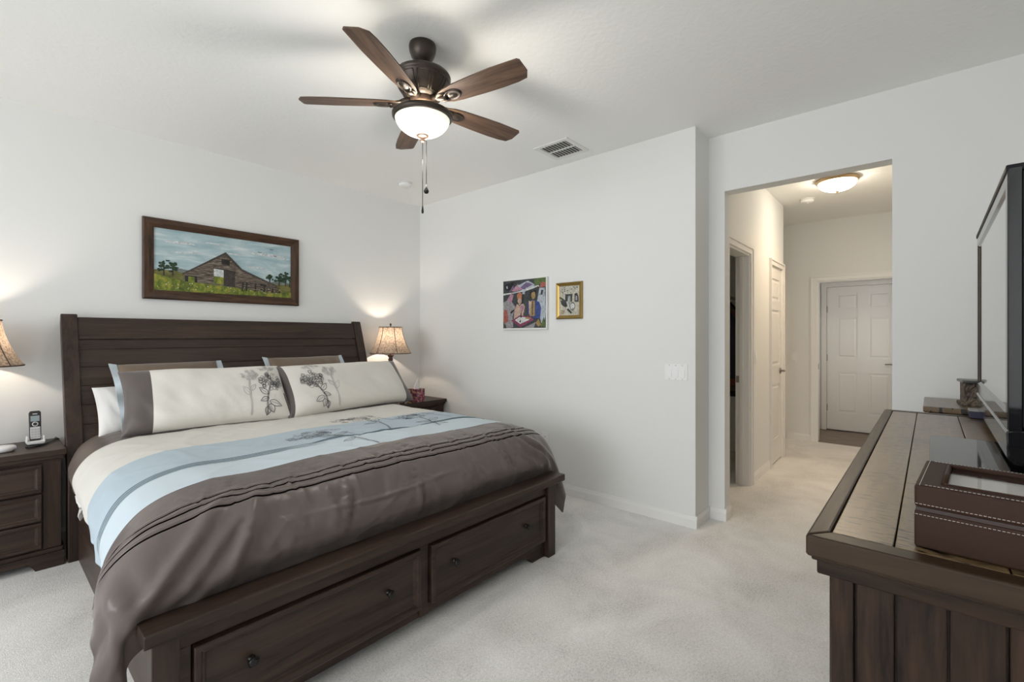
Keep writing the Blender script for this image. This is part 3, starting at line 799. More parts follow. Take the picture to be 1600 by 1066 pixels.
pillow('pillow', 'cream sham with thin taupe edging and flower embroidery, right of the two front pillows', (1.365, 3.165, 0.755), (2.51, 3.32, 0.750), 0.21, 0.40, 0.20, king,
       lambda u, v: 1 if u < -0.945 or u > 0.82 else 0, fn_args=dict(seed=5, pinch=0.05, taper=0.085, taper_l=0.03), strokes=sham_flowers(-0.37, 1, 0.15))

# ------------------------------------------------------------------ nightstands
def nightstand(loc, label):
    """local: centre of the back edge on the floor; front looks to -Y; 0.70 wide, 0.42 deep, 0.665 high"""
    r = thing('nightstand', label, 'nightstand', loc, 0)
    hw = 0.335; D = 0.41
    B = lambda n, m, *a, **k: box(n, m, r, *a, local=True, **k)
    mb = MB(); mb.box(-hw, hw, -D+0.004, 0.0, 0.09, 0.60)
    mb.build('body', WX_, r, True, bevel=0.002)
    mb = MB()
    mb.box(-hw-0.022, hw+0.022, -D-0.028, 0.0, 0.633, 0.665)
    mb.box(-hw-0.012, hw+0.012, -D-0.016, 0.0, 0.612, 0.633); mb.box(-hw-0.004, hw+0.004, -D-0.006, 0.0, 0.598, 0.612)
    mb.build('top', WX_, r, True, bevel=0.004)
    for s in (-1, 1):
        MB().box(min(s*hw, s*(hw-0.075)), max(s*hw, s*(hw-0.075)), -D-0.002, -D+0.02, 0.11, 0.60).build('stile', WZ_, r, True, bevel=0.002)
    for k, (z0, z1) in enumerate(((0.435, 0.590), (0.275, 0.425), (0.122, 0.265))):
        d = drawer_front(-hw+0.079, hw-0.079, -D-0.004, z0, z1, 0.03).build('drawer', WX_, r, True)
        for kx in (0.0,): knob((kx, -D-0.005, (z0+z1)/2), (0, -1, 0)).build('knob', M_KNOB, d, True)
    mb = MB(); y0, y1 = -D-0.014, -D+0.01
    mb.prism([(-hw-0.012, 0), (-hw+0.105, 0), (-hw+0.13, 0.045), (hw-0.13, 0.045), (hw-0.105, 0), (hw+0.012, 0), (hw+0.012, 0.085), (-hw-0.012, 0.085)], 'Y', y0, y1)
    mb.box(-hw-0.006, hw+0.006, -D-0.008, -D+0.01, 0.085, 0.108)
    for s in (-1, 1):
        a, b = sorted((s*(hw+0.012), s*(hw-0.02))); mb.box(a, b, -D+0.01, 0.0, 0.0, 0.108)
    mb.build('plinth', WX_, r, True, bevel=0.002)
    return r
NS1 = nightstand((-0.014, 4.12, 0), 'dark three-drawer nightstand carrying the phone, left of the bed')
NS2 = copy_tree(NS1); NS2.location = (2.846, 4.12, 0)
tag(NS2, 'dark nightstand carrying the tissue box, in the room corner right of the bed')
for o in (NS1, NS2): o['group'] = 'pair of bedside nightstands'

# ------------------------------------------------------------------ table lamps
def shade_mat():
    m = bpy.data.materials.new('speckled_lampshade'); m.use_nodes = True
    N, L = m.node_tree.nodes, m.node_tree.links
    b = N['Principled BSDF']; b.inputs['Roughness'].default_value = 0.9
    v = tex_coord(N, L)
    c = ramp(N, L, noise(N, L, v, 75, 3, 0.6), [(0.38, (0.20, 0.145, 0.105)), (0.56, (0.40, 0.32, 0.25))])
    L.new(c, b.inputs['Base Color'])
    tr = N.new('ShaderNodeBsdfTranslucent'); L.new(c, tr.inputs['Color'])
    mx = N.new('ShaderNodeMixShader'); mx.inputs[0].default_value = 0.24
    L.new(b.outputs[0], mx.inputs[1]); L.new(tr.outputs[0], mx.inputs[2])
    L.new(mx.outputs[0], N['Material Output'].inputs['Surface'])
    return m
M_SHADE = shade_mat()
M_SEAM = mat('dark_braid', (0.10, 0.065, 0.045), 0.8)
M_LAMP = mat('mahogany_lamp', (0.055, 0.024, 0.018), 0.3, coat=0.3)
def emit_mat(name, col, strength):
    m = bpy.data.materials.new(name); m.use_nodes = True
    N, L = m.node_tree.nodes, m.node_tree.links; N.remove(N['Principled BSDF'])
    e = N.new('ShaderNodeEmission'); e.inputs['Color'].default_value = (*col, 1); e.inputs['Strength'].default_value = strength
    L.new(e.outputs[0], N['Material Output'].inputs['Surface'])
    return m
M_BULB = emit_mat('lit_bulb', (1.0, 0.78, 0.52), 6.0)
def table_lamp(loc, label):
    r = thing('table_lamp', label, 'lamp', loc, 0)
    mb = MB()
    mb.lathe([(0, 0), (0.075, 0), (0.078, 0.008), (0.070, 0.018), (0.05, 0.026), (0.032, 0.04), (0.022, 0.06), (0.034, 0.08), (0.036, 0.095), (0.022, 0.112), (0.028, 0.125), (0.030, 0.135), (0.020, 0.15), (0.0175, 0.17), (0.019, 0.30), (0.0185, 0.375), (0.017, 0.40), (0.024, 0.412), (0.022, 0.425), (0.018, 0.432), (0.030, 0.452), (0.032, 0.462), (0.012, 0.466), (0.009, 0.50), (0.009, 0.53), (0, 0.53)], seg=24)
    mb.build('base', M_LAMP, r, True)
    zb, zt, rb, rt = 0.478, 0.735, 0.197, 0.108
    prof = []
    for k in range(15):
        t = k/14; prof.append((rt+(rb-rt)*((1-t)**1.75)*0.9+(rb-rt)*0.1*(1-t), zb+(zt-zb)*t))
    mb = MB(); seg = 48
    rows = []
    for rr, z in prof: rows.append([(rr*(1-0.012*abs(math.sin(4*a)))*math.cos(a), rr*(1-0.012*abs(math.sin(4*a)))*math.sin(a), z) for a in [2*PI*k/seg for k in range(seg)]])
    mb.grid(rows, 0, True)
    sh = mb.build('lamp_shade', M_SHADE, r, True)
    mb = MB()
    for k in range(6):
        a = 2*PI*k/6+0.25; mb.tube([(1.004*rr*math.cos(a), 1.004*rr*math.sin(a), z) for rr, z in prof], 0.0028, 6)
    mb.build('seam', M_SEAM, sh, True)
    for rr, z in ((rt, zt), (rb, zb)):
        mb = MB(); mb.tube([(rr*math.cos(2*PI*k/40), rr*math.sin(2*PI*k/40), z) for k in range(41)], 0.0045, 6, cap=False)
        mb.build('shade_rim', M_SEAM, sh, True)
    mb = MB(); mb.tube([(-rt, 0, zt-0.012), (rt, 0, zt-0.012)], 0.0015, 5); mb.tube([(0, -rt, zt-0.012), (0, rt, zt-0.012)], 0.0015, 5)
    mb.lathe([(0, 0), (0.006, 0), (0.006, 0.02), (0.003, 0.024), (0.011, 0.036), (0.006, 0.050), (0, 0.056)], (0, 0, zt-0.014), 14)
    mb.build('finial', M_BRONZE, r, True)
    mb = MB(); mb.sphere((0, 0, 0.575), (0.028, 0.028, 0.036)); bl = mb.build('bulb', M_BULB, r, True)
    bl.visible_shadow = True
    return r
LZ = 0.665
LAMP_Y = 3.93
L1 = table_lamp((-0.012, LAMP_Y, LZ), 'bedside lamp cut by the frame edge, behind the white puck left of the bed')
L2 = copy_tree(L1); L2.location = (2.69, LAMP_Y, LZ)
tag(L2, 'lit table lamp with speckled bell shade on the nightstand in the room corner')
for o in (L1, L2): o['group'] = 'pair of bedside lamps'
for o in (L1, L2):
    p = point_light('lamp_bulb_light', (0, 0, 0.628), 13, (1.0, 0.84, 0.68), 0.022); p.parent = o

# ------------------------------------------------------------------ things on the left nightstand
M_SILVER = mat('silver_plastic', (0.55, 0.55, 0.56), 0.4, 0.2)
M_LCD = mat('grey_lcd', (0.26, 0.32, 0.35), 0.25)
tilt = Matrix.Rotation(math.radians(-18), 4, 'X')
PH = Matrix.Translation((0.232, 3.965, 0.690))
ph = thing('cordless_phone', 'black and silver cordless phone handset standing in its white charger', 'phone', (0.232, 3.965, 0.690))
def place_ph(mb): return mb.xform(PH @ tilt)
mb = MB(); mb.prism([(-0.023, 0), (0.023, 0), (0.025, 0.02), (0.026, 0.165), (0.020, 0.176), (-0.020, 0.176), (-0.026, 0.165), (-0.025, 0.02)], 'Y', -0.010, 0.014)
place_ph(mb).build('handset_body', M_BLACK, ph, bevel=0.004)
place_ph(MB().box(-0.0215, 0.0215, -0.0125, -0.0095, 0.006, 0.078)).build('keypad', M_SILVER, ph, bevel=0.002)
mb = MB()
for a in range(3):
    for b in range(4): mb.box(-0.019+a*0.0135, -0.008+a*0.0135, -0.0138, -0.0124, 0.012+b*0.015, 0.022+b*0.015)
place_ph(mb).build('key', mat('key_grey', (0.42, 0.42, 0.43), 0.5), ph)
place_ph(MB().box(-0.019, 0.019, -0.0115, -0.0098, 0.112, 0.145)).build('screen', M_LCD, ph)
mb = MB(); mb.lathe([(0.009, 0), (0.014, 0), (0.014, 0.0015), (0.009, 0.0015), (0.009, 0)], seg=20)
mb.xform(Matrix.Translation((0, -0.0100, 0.095)) @ Matrix.Rotation(PI/2, 4, 'X'))
place_ph(mb).build('dial_ring', M_SILVER, ph)
place_ph(MB().box(-0.010, 0.010, -0.0112, -0.0098, 0.154, 0.159)).build('badge', M_SILVER, ph)
mb = MB(); n0 = len(mb.v)
prof = [(-0.042, 0.012), (-0.034, 0.0), (0.034, 0.0), (0.042, 0.012), (0.038, 0.045), (0.031, 0.045), (0.032, 0.018), (-0.032, 0.018), (-0.031, 0.045), (-0.038, 0.045)]
mb.prism([(0.232+a, 0.6705+b) for a, b in prof], 'Y', 3.93, 4.005)
ck = mb.build('phone_charger', M_WPLASTIC, None, loc=(0.232, 3.965, 0.665), bevel=0.004)
MB().prism([(0.232+a, 0.665+b) for a, b in ((-0.036, 0.0), (0.036, 0.0), (0.038, 0.006), (-0.038, 0.006))], 'Y', 3.927, 4.008).build('foot', M_BLACK, ck)
tag(ck, 'white charging cradle holding the cordless phone on the left nightstand', 'charger')
mb = MB()
mb.lathe([(0, 0), (0.044, 0), (0.051, 0.004), (0.055, 0.014), (0.054, 0.026), (0.047, 0.031), (0.0, 0.033)], (0.094, 3.845, 0.6655), 40, sx=1.0, sy=0.9)
o = mb.build('wireless_puck', M_WPLASTIC, None, loc=(0.094, 3.845, 0.665))
MB().box(0.140, 0.150, 3.826, 3.846, 0.677, 0.688).build('port', mat('pale_violet_plastic', (0.62, 0.62, 0.78), 0.3), o, bevel=0.002)
tag(o, 'round white plastic puck on the left nightstand beside the phone', 'gadget')
mb = MB()
pts = [(0.185, 3.855), (0.215, 3.852), (0.245, 3.868), (0.27, 3.90), (0.29, 3.95), (0.308, 4.0), (0.325, 4.03), (0.336, 4.03)]
mb.tube([(x, y, 0.672) for x, y in pts] + [(0.330, 4.10, 0.672), (0.328, 4.128, 0.665), (0.328, 4.1285, 0.45)], [0.005, 0.0065, 0.0065, 0.005] + [0.0035]*7, 8)
o = mb.build('power_cord', M_BLACK, None, loc=(0.24, 3.9, 0.665)); tag(o, 'black cord lying in front of the phone and dropping behind the left nightstand', 'cord')

# ------------------------------------------------------------------ things on the right nightstand
def print_mat(name, cols, scale):
    m = mat(name, cols[0], 0.6); nt, N, L, b = nodes_of(m)
    v = tex_coord(N, L); vo = N.new('ShaderNodeTexVoronoi'); vo.inputs['Scale'].default_value = scale
    L.new(v, vo.inputs['Vector'])
    sp = N.new('ShaderNodeSeparateColor'); L.new(vo.outputs['Color'], sp.inputs[0])
    L.new(ramp(N, L, sp.outputs[0], [(k/len(cols), c) for k, c in enumerate(cols)], 'CONSTANT'), b.inputs['Base Color'])
    return m
M_TISSUE = print_mat('floral_print', [(0.26, 0.03, 0.06), (0.10, 0.02, 0.03), (0.38, 0.18, 0.20), (0.42, 0.28, 0.18), (0.05, 0.03, 0.05), (0.34, 0.06, 0.15)], 60)
tb = thing('tissue_box', 'cube tissue box with red floral print on the right nightstand', 'tissue box', (2.865, 3.745, 0.665), 0.12)
TZ = 0.128; hs = 0.056
mb = MB(); mb.box(-hs, hs, -hs, hs, 0.0, TZ); mb.build('carton', M_TISSUE, tb, True, bevel=0.002)
mb = MB(); mb.lathe([(0, 0), (0.032, 0), (0.032, 0.0008), (0, 0.0008)], (0, 0, TZ), 24, sx=1.0, sy=0.6); mb.build('slot', M_DARK, tb, True)
rows = []
for i in range(9):
    t = i/8; rows.append([((0.030*(1-t)+0.010)*math.cos(a)+0.018*t*t, (0.016*(1-t)+0.006)*math.sin(a)*(1+0.3*math.sin(3*a)), TZ+0.0+0.088*t+0.012*math.sin(2*a)*t) for a in np.linspace(0, 2*PI, 17)])
mb = MB(); mb.grid(rows); mb.build('tissue', M_WHITEC, tb, True)
M_BRASS = mat('aged_brass', (0.25, 0.15, 0.06), 0.3, 0.8)
mb = MB(); mb.lathe([(0, 0), (0.020, 0), (0.021, 0.004), (0.008, 0.010), (0.009, 0.018), (0.022, 0.030), (0.024, 0.042), (0.016, 0.056), (0.008, 0.062), (0.011, 0.070), (0.009, 0.080), (0.003, 0.088), (0.002, 0.098), (0, 0.1)], (2.745, 3.70, 0.665), 20)
mb.tube([(2.767, 3.70, 0.705), (2.785, 3.70, 0.713), (2.79, 3.70, 0.73)], [0.004, 0.003, 0.002], 6)
o = mb.build('brass_figurine', M_BRASS, None, loc=(2.745, 3.70, 0.665)); tag(o, 'small dark brass urn ornament left of the tissue box', 'ornament')
pf = thing('picture_stand', 'tiny gold standing photo frame half hidden behind the right cream sham', 'frame', (2.685, 3.73, 0.665), 0.5)
mb = MB()
for a in ((-0.04, 0.04, 0, 0.008), (-0.04, 0.04, 0.075, 0.083), (-0.04, -0.032, 0.008, 0.075), (0.032, 0.04, 0.008, 0.075)): mb.box(a[0], a[1], -0.006, 0.006, a[2], a[3])
mb.build('frame', M_BRASS, pf, True, bevel=0.001)
MB().box(-0.032, 0.032, -0.001, 0.004, 0.008, 0.075).build('picture', mat('sepia_photo', (0.45, 0.33, 0.22), 0.5), pf, True)

# ------------------------------------------------------------------ ceiling fan
FX, FY = 1.44, 1.835
FAN = thing('ceiling_fan', 'bronze ceiling fan with five walnut blades and a lit glass bowl', 'ceiling fan', (FX, FY, H))
def fl(mb, name, m, parent=FAN): return mb.build(name, m, parent, True)
mb = MB(); mb.lathe([(0, 0), (0.064, 0), (0.066, -0.012), (0.064, -0.035), (0.054, -0.062), (0.036, -0.086), (0.030, -0.090), (0.030, -0.096), (0, -0.096)], seg=36); fl(mb, 'canopy', M_BRONZE)
mb = MB(); mb.lathe([(0.016, -0.094), (0.016, -0.135), (0.034, -0.140)], seg=20); fl(mb, 'downrod', M_BRONZE)
mb = MB(); mb.lathe([(0, -0.128), (0.055, -0.130), (0.100, -0.137), (0.132, -0.150), (0.138, -0.160), (0.138, -0.168), (0.133, -0.174), (0.130, -0.182), (0.122, -0.205), (0.105, -0.235), (0.085, -0.258), (0.070, -0.268), (0, -0.268)], seg=48)
for k in range(10):       # raised frame lines of the motor panels
    a = 2*PI*(k+0.12)/10; b = 2*PI*(k+0.88)/10
    pr = [(0.1305, -0.185), (0.123, -0.205), (0.106, -0.235), (0.090, -0.254)]
    for ang in (a, b): mb.tube([(r_*math.cos(ang), r_*math.sin(ang), z) for r_, z in pr], 0.0022, 5)
    for r_, z in (pr[0], pr[-1]): mb.tube([(r_*math.cos(a+(b-a)*q/6), r_*math.sin(a+(b-a)*q/6), z) for q in range(7)], 0.0022, 5)
fl(mb, 'motor_housing', M_BRONZE)
mb = MB(); mb.lathe([(0.060, -0.266), (0.062, -0.285), (0.050, -0.300), (0.034, -0.302), (0.034, -0.335), (0, -0.335)], seg=32); fl(mb, 'switch_housing', M_BRONZE_L)
mb = MB(); mb.lathe([(0.130, -0.338), (0.141, -0.339), (0.147, -0.346), (0.146, -0.358), (0.136, -0.368), (0.128, -0.368), (0.128, -0.340), (0.130, -0.338)], seg=56)
for k in range(3):
    a = 2*PI*k/3+0.4; mb.tube([(0.03*math.cos(a), 0.03*math.sin(a), -0.330), (0.13*math.cos(a), 0.13*math.sin(a), -0.350)], 0.004, 6)
fl(mb, 'light_rim', M_BRONZE)
def bowl_mat():
    m = bpy.data.materials.new('lit_alabaster_glass'); m.use_nodes = True
    N, L = m.node_tree.nodes, m.node_tree.links; b = N['Principled BSDF']
    b.inputs['Base Color'].default_value = (0.80, 0.80, 0.72, 1); b.inputs['Roughness'].default_value = 0.25
    lw = N.new('ShaderNodeLayerWeight'); lw.inputs['Blend'].default_value = 0.35
    v = tex_coord(N, L)
    n = noise(N, L, v, 9, 3, 0.6, 1.5)
    c = ramp(N, L, n, [(0.3, (1.0, 0.98, 0.82)), (0.7, (0.90, 0.97, 0.80))])
    L.new(c, b.inputs['Emission Color'])
    b.inputs['Emission Strength'].default_value = 1.15
    return m
mb = MB(); R0, DZ = 0.134, 0.092
mb.lathe([(R0*math.cos(t), -0.356-DZ*math.sin(t)) for t in np.linspace(0, PI/2*0.985, 14)], seg=56); fl(mb, 'glass_bowl', bowl_mat())
mb = MB(); mb.lathe([(0.030, -0.442), (0.031, -0.448), (0.022, -0.454), (0.012, -0.456), (0.010, -0.464), (0.013, -0.470), (0.008, -0.478), (0, -0.480)], seg=24); fl(mb, 'bowl_finial', M_BRONZE_L)
# blades
ang0 = math.radians(-9.4)
def blade_outline():
    pts = [(0.090, 0.008), (0.118, 0.030), (0.165, 0.046), (0.22, 0.053), (0.34, 0.060), (0.44, 0.063), (0.52, 0.061), (0.566, 0.054), (0.586, 0.020)]
    low = [(0.586, -0.046), (0.576, -0.056), (0.52, -0.058), (0.44, -0.061), (0.34, -0.058), (0.22, -0.052), (0.165, -0.045), (0.118, -0.030), (0.090, -0.008)]
    return low[::-1][0:0] + pts + low
for k in range(5):
    a = ang0 + 2*PI*k/5
    o2 = blade_outline()
    mb = MB(); mb.prism(o2[::-1], 'Z', -0.0035, 0.0035)
    pit = Matrix.Rotation(math.radians(-12), 4, 'X')
    mb.xform(pit)
    bl = mb.build('blade', FAN_W, FAN, True, bevel=0.001)
    bl.location = (0, 0, -0.290); bl.rotation_euler = (0, 0, a)
    mb = MB()
    i = len(mb.v); mb.lathe([(0, -0.016), (0.014, -0.015), (0.017, -0.010), (0.024, -0.009), (0.027, -0.013), (0.031, -0.011), (0.034, -0.0035), (0.034, 0.0)], (0.190, 0, 0), 28, sx=1.5, sy=0.95)
    mb.tube([(0.055, 0, 0.02), (0.09, 0, 0.012), (0.125, 0.0, -0.005), (0.16, 0.0, -0.009)], [0.016, 0.014, 0.013, 0.013], 8)
    mb.tube([(0.085, 0.0, 0.012), (0.12, 0.026, 0.0), (0.165, 0.020, -0.006)], 0.007, 6); mb.tube([(0.085, 0.0, 0.012), (0.12, -0.026, 0.0), (0.165, -0.020, -0.006)], 0.007, 6)
    mb.xform(pit)
    mb.build('blade_iron', M_BRONZE, bl, True)
M_CHAIN = mat('bead_chain', (0.035, 0.033, 0.03), 0.6, 0.0, 0.1)
def chain(x, y, z0, z1, big):
    mb = MB(); mb.tube([(x, y, z0), (x, y, z1)], 0.0017, 6)
    o = fl(mb, 'pull_chain', M_CHAIN)
    mb = MB()
    pr = [(0, 0), (0.002, 0.0), (0.0035, -0.014), (0.012, -0.030), (0.0125, -0.036), (0.008, -0.044), (0, -0.046)] if big else [(0, 0), (0.003, 0), (0.0035, -0.008), (0.006, -0.026), (0.005, -0.036), (0, -0.038)]
    mb.lathe(pr, (x, y, z1), 16); mb.build('chain_pull', M_KNOB, o, True)
chain(0.0, 0.0, -0.478, -0.790, False)
chain(0.012, -0.014, -0.470, -0.685, True)
pl = point_light('fan_bulb_light', (0, 0, -0.385), 9, (1.0, 0.90, 0.77), 0.04); pl.parent = FAN
pl = point_light('fan_bowl_light', (0, 0, -0.56), 20, (1.0, 0.95, 0.88), 0.09); pl.parent = FAN

# ------------------------------------------------------------------ ceiling fittings
vent = thing('air_vent', 'white square louvred air vent in the bedroom ceiling', 'vent', (2.932, 2.050, H))
mb = MB(); s = 0.153; q = 0.118
for a in ((-s, s, -s, -q), (-s, s, q, s), (-s, -q, -q, q), (q, s, -q, q), (-0.007, 0.007, -q, q)):
    mb.box(a[0], a[1], a[2], a[3], -0.008, -0.0002)
mb.box(s-0.3, s-0.285, 0.05, 0.06, -0.018, -0.008)
mb.build('vent_frame', M_WHITE, vent, True, bevel=0.002)
for k in range(9):
    y = -q+0.006+k*(2*q-0.012)/8.6
    for x0, x1 in ((-q, -0.007), (0.007, q)):
        mb = MB(); mb.prism([(y, -0.007), (y+0.002, -0.007), (y+0.022, -0.0012), (y+0.020, -0.0012)], 'X', x0, x1)
        mb.build('slat', mat('vent_slat_grey', (0.42, 0.42, 0.40), 0.5), vent, True)
MB().box(-q, q, -q, q, -0.0009, -0.0003).build('duct_opening', M_DARK, vent, True)
def detector(name, label, c):
    r = thing(name, label, 'smoke detector', c)
    MB().lathe([(0, 0), (0.068, 0), (0.068, -0.010), (0.060, -0.012), (0, -0.012)], seg=36).build('mount', M_WHITE, r, True)
    MB().lathe([(0.057, -0.012), (0.060, -0.016), (0.060, -0.028), (0.050, -0.038), (0.0, -0.040)], seg=36).build('cover', M_WPLASTIC, r, True)
    MB().lathe([(0.010, -0.039), (0.010, -0.043), (0, -0.043)], (0.02, 0, 0), 14).build('test_button', M_WHITE, r, True)
    return r
detector('smoke_detector', 'white smoke detector on the bedroom ceiling beyond the fan chains', (2.62, 3.60, H))
detector('smoke_detector', 'white smoke detector on the hall ceiling beside the dome light', (5.68, 0.865, H))
hl = thing('flush_light', 'lit flush dome light with brass collar on the hall ceiling', 'ceiling light', (5.14, 0.55, H))
M_COLLAR = mat('antique_brass', (0.42, 0.30, 0.17), 0.35, 0.7)
MB().lathe([(0, 0), (0.165, 0), (0.168, -0.012), (0.160, -0.030), (0.146, -0.036), (0.146, -0.020)], seg=44).build('collar', M_COLLAR, hl, True)
MB().lathe([(0.146*math.cos(t), -0.034-0.075*math.sin(t)) for t in np.linspace(0, PI/2*0.99, 12)], seg=44).build('glass_dome', emit_mat('lit_frosted_dome', (1.0, 0.89, 0.72), 58), hl, True)
MB().lathe([(0.018, -0.106), (0.018, -0.112), (0.008, -0.118), (0.010, -0.126), (0, -0.130)], seg=16).build('dome_finial', M_COLLAR, hl, True)
sd = bpy.data.lights.new('hall_bulb_light', 'SPOT'); sd.energy = 58; sd.color = (1.0, 0.68, 0.38); sd.spot_size = math.radians(158); sd.spot_blend = 1.0; sd.shadow_soft_size = 0.10
p = bpy.data.objects.new('hall_bulb_light', sd); COL.objects.link(p); p.location = (0, 0, -0.14); p.parent = hl
# ------------------------------------------------------------------ switches and outlet
def rocker_plate(name, label, cat, M, n):
    r = thing(name, label, cat, tuple(M.translation)); wd = 0.07+0.046*(n-1)
    P = lambda mb: mb.xform(M)
    P(MB().box(-wd/2, wd/2, -0.006, 0, -0.057, 0.057)).build('plate', M_WPLASTIC, r, bevel=0.002)
    for k in range(n):
        x = (k-(n-1)/2)*0.046
        P(MB().prism([(-0.006, -0.033), (-0.012, -0.033), (-0.007, 0.033), (-0.006, 0.033)], 'X', x-0.0165, x+0.0165)).build('rocker', M_WPLASTIC, r, bevel=0.001)
        for zz in (-0.048, 0.048):
            P(MB().sphere((x, -0.006, zz), (0.003, 0.0012, 0.003), seg=8, rings=4)).build('screw', M_NICKEL, r)
    return r
ME = lambda y, z, x: Matrix.Translation((x, y, z)) @ Matrix.Rotation(-PI/2, 4, 'Z')
rocker_plate('light_switch', 'white triple rocker switch plate on the bedroom wall near the hall opening', 'light switch', ME(1.273, 1.058, XB), 3)
rocker_plate('light_switch', 'white single switch plate on the far hall wall left of the door recess', 'light switch', ME(1.187, 1.048, XF), 1)
rocker_plate('light_switch', 'white switch plate between the two doorways on the hall side wall', 'light switch', Matrix.Translation((4.64, HY, 1.12)), 1)
outl = thing('wall_outlet', 'white wall outlet low behind the foot of the bed', 'outlet', (XB, 2.41, 0.43))
M = ME(2.41, 0.43, XB)
MB().box(-0.035, 0.035, -0.006, 0, -0.057, 0.057).xform(M).build('plate', M_WPLASTIC, outl, bevel=0.002)
for zz in (-0.02, 0.02):
    o = MB().box(-0.016, 0.016, -0.009, -0.006, zz-0.013, zz+0.013).xform(M).build('receptacle', M_WPLASTIC, outl, bevel=0.002)
    MB().box(-0.007, -0.005, -0.0095, -0.0088, zz-0.004, zz+0.006).box(0.005, 0.007, -0.0095, -0.0088, zz-0.004, zz+0.006).xform(M).build('slot', M_DARK, o)

# ------------------------------------------------------------------ barn painting over the bed
def flat(name, col, rough=0.6):
    m = mat('paint_'+name, col, rough, spec=0.3); nt, N, L, b = nodes_of(m)
    g = sum(col)/3; lo = [(0.75*c+0.25*g)*0.55 for c in col]; hi = [min(1, (0.8*c+0.2*g)*1.25+0.02) for c in col]
    L.new(ramp(N, L, noise(N, L, tex_coord(N, L, 'Object', (1, 1.6, 1)), 38, 4, 0.7, 1.2), [(0.32, lo), (0.68, hi)]), b.inputs['Base Color'])
    return m
def noise_mat(name, stops, scale, stretch=(1, 1, 1), detail=4, dist=0.5):
    m = mat('paint_'+name, stops[0][1], 0.6, spec=0.3); nt, N, L, b = nodes_of(m)
    L.new(ramp(N, L, noise(N, L, tex_coord(N, L, 'Object', stretch), scale, detail, 0.6, dist), stops), b.inputs['Base Color'])
    return m
bx0, bx1, bz0, bz1 = 0.768, 1.866, 1.577, 2.158
PX = thing('barn_painting', 'wide framed painting of a weathered barn in a meadow above the headboard', 'painting', ((bx0+bx1)/2, YA, bz0))
yb, yf = YA-0.004, YA-0.034
M_FRAME = wood('burnt_frame_wood', (0.014, 0.009, 0.007), (0.10, 0.048, 0.024), 'X', 0.4, 9, 9)
M_FRAMEZ = wood('burnt_frame_wood_upright', (0.014, 0.009, 0.007), (0.10, 0.048, 0.024), 'Z', 0.4, 9, 9)
fw = 0.066
mb = MB()
pr = [(0, yb), (0, yf+0.006), (0.008, yf), (fw*0.55, yf+0.004), (fw, yf+0.014), (fw, yb)]
def rect_ring(a): return [(bx0+a, bz0+a), (bx1-a, bz0+a), (bx1-a, bz1-a), (bx0+a, bz1-a)]
for (a0, y0), (a1, y1) in zip(pr, pr[1:]):
    r0, r1 = rect_ring(a0), rect_ring(a1)
    for k in range(4):
        j = (k+1) % 4
        mb.poly([(r0[k][0], y0, r0[k][1]), (r0[j][0], y0, r0[j][1]), (r1[j][0], y1, r1[j][1]), (r1[k][0], y1, r1[k][1])], 0 if k % 2 == 0 else 1)
mb.build('frame', [M_FRAME, M_FRAMEZ], PX)
cx0, cx1, cz0, cz1 = bx0+fw, bx1-fw, bz0+fw, bz1-fw
cw_, ch_ = cx1-cx0, cz1-cz0
class Paint:
    def __init__(s, mapf, mats): s.mb = MB(); s.map = mapf; s.mats = mats; s.k = 0
    def p(s, pts, m):
        s.k += 1; b = len(s.mb.v)
        s.mb.v += [s.map(u, v, s.k) for u, v in pts]; s.mb.face(range(b, b+len(pts)), s.mats.index(m))
    def blob(s, u, v, ru, rv, m, n=9, rg=random, j=0.35):
        s.p([(u+ru*(1+rg.uniform(-j, j))*math.cos(2*PI*k/n), v+rv*(1+rg.uniform(-j, j))*math.sin(2*PI*k/n)) for k in range(n)], m)
    def line(s, pts, wd, m, asp=1.0):
        for (a, b), (c, d) in zip(pts, pts[1:]):
            l = math.hypot((c-a)*asp, d-b)+1e-9; nx, ny = -(d-b)/l*wd/2/asp, (c-a)*asp/l*wd/2
            s.p([(a-nx, b-ny), (c-nx, d-ny), (c+nx, d+ny), (a+nx, b+ny)], m)
sky = noise_mat('sky', [(0.32, (0.30, 0.43, 0.48)), (0.52, (0.43, 0.55, 0.58)), (0.72, (0.68, 0.72, 0.72))], 4, (1.2, 1, 5))
grass = noise_mat('meadow', [(0.34, (0.055, 0.085, 0.018)), (0.5, (0.15, 0.19, 0.03)), (0.62, (0.27, 0.28, 0.045)), (0.72, (0.42, 0.34, 0.05))], 26, (1, 1, 0.8))
fargrass = noise_mat('far_meadow', [(0.35, (0.09, 0.10, 0.03)), (0.6, (0.20, 0.19, 0.06)), (0.8, (0.25, 0.16, 0.08))], 12, (1, 1, 3))
boards = noise_mat('barn_boards', [(0.36, (0.035, 0.026, 0.020)), (0.52, (0.14, 0.11, 0.085)), (0.68, (0.36, 0.31, 0.26))], 9, (2.0, 1, 26), 3)
roofm, dk, treem, trunk, cloud = flat('roof', (0.06, 0.045, 0.038)), flat('black', (0.02, 0.016, 0.014)), noise_mat('leaf', [(0.4, (0.012, 0.03, 0.022)), (0.65, (0.05, 0.09, 0.045))], 60), flat('trunk', (0.05, 0.035, 0.025)), flat('cloud', (0.62, 0.66, 0.67))
doorm = flat('barn_door', (0.05, 0.038, 0.032)); yel = flat('yellow_flower', (0.55, 0.42, 0.06)); whi = flat('white_flower', (0.7, 0.68, 0.55)); distant = flat('far_trees', (0.20, 0.25, 0.23))
BM = [sky, grass, fargrass, boards, roofm, dk, treem, trunk, cloud, doorm, yel, whi, distant]
pt = Paint(lambda u, v, k: (cx0+u*cw_, YA-0.012-0.00006*k, cz0+v*ch_), BM)
R = random.Random(5)
pt.p([(0, 0), (1, 0), (1, 1), (0, 1)], sky)
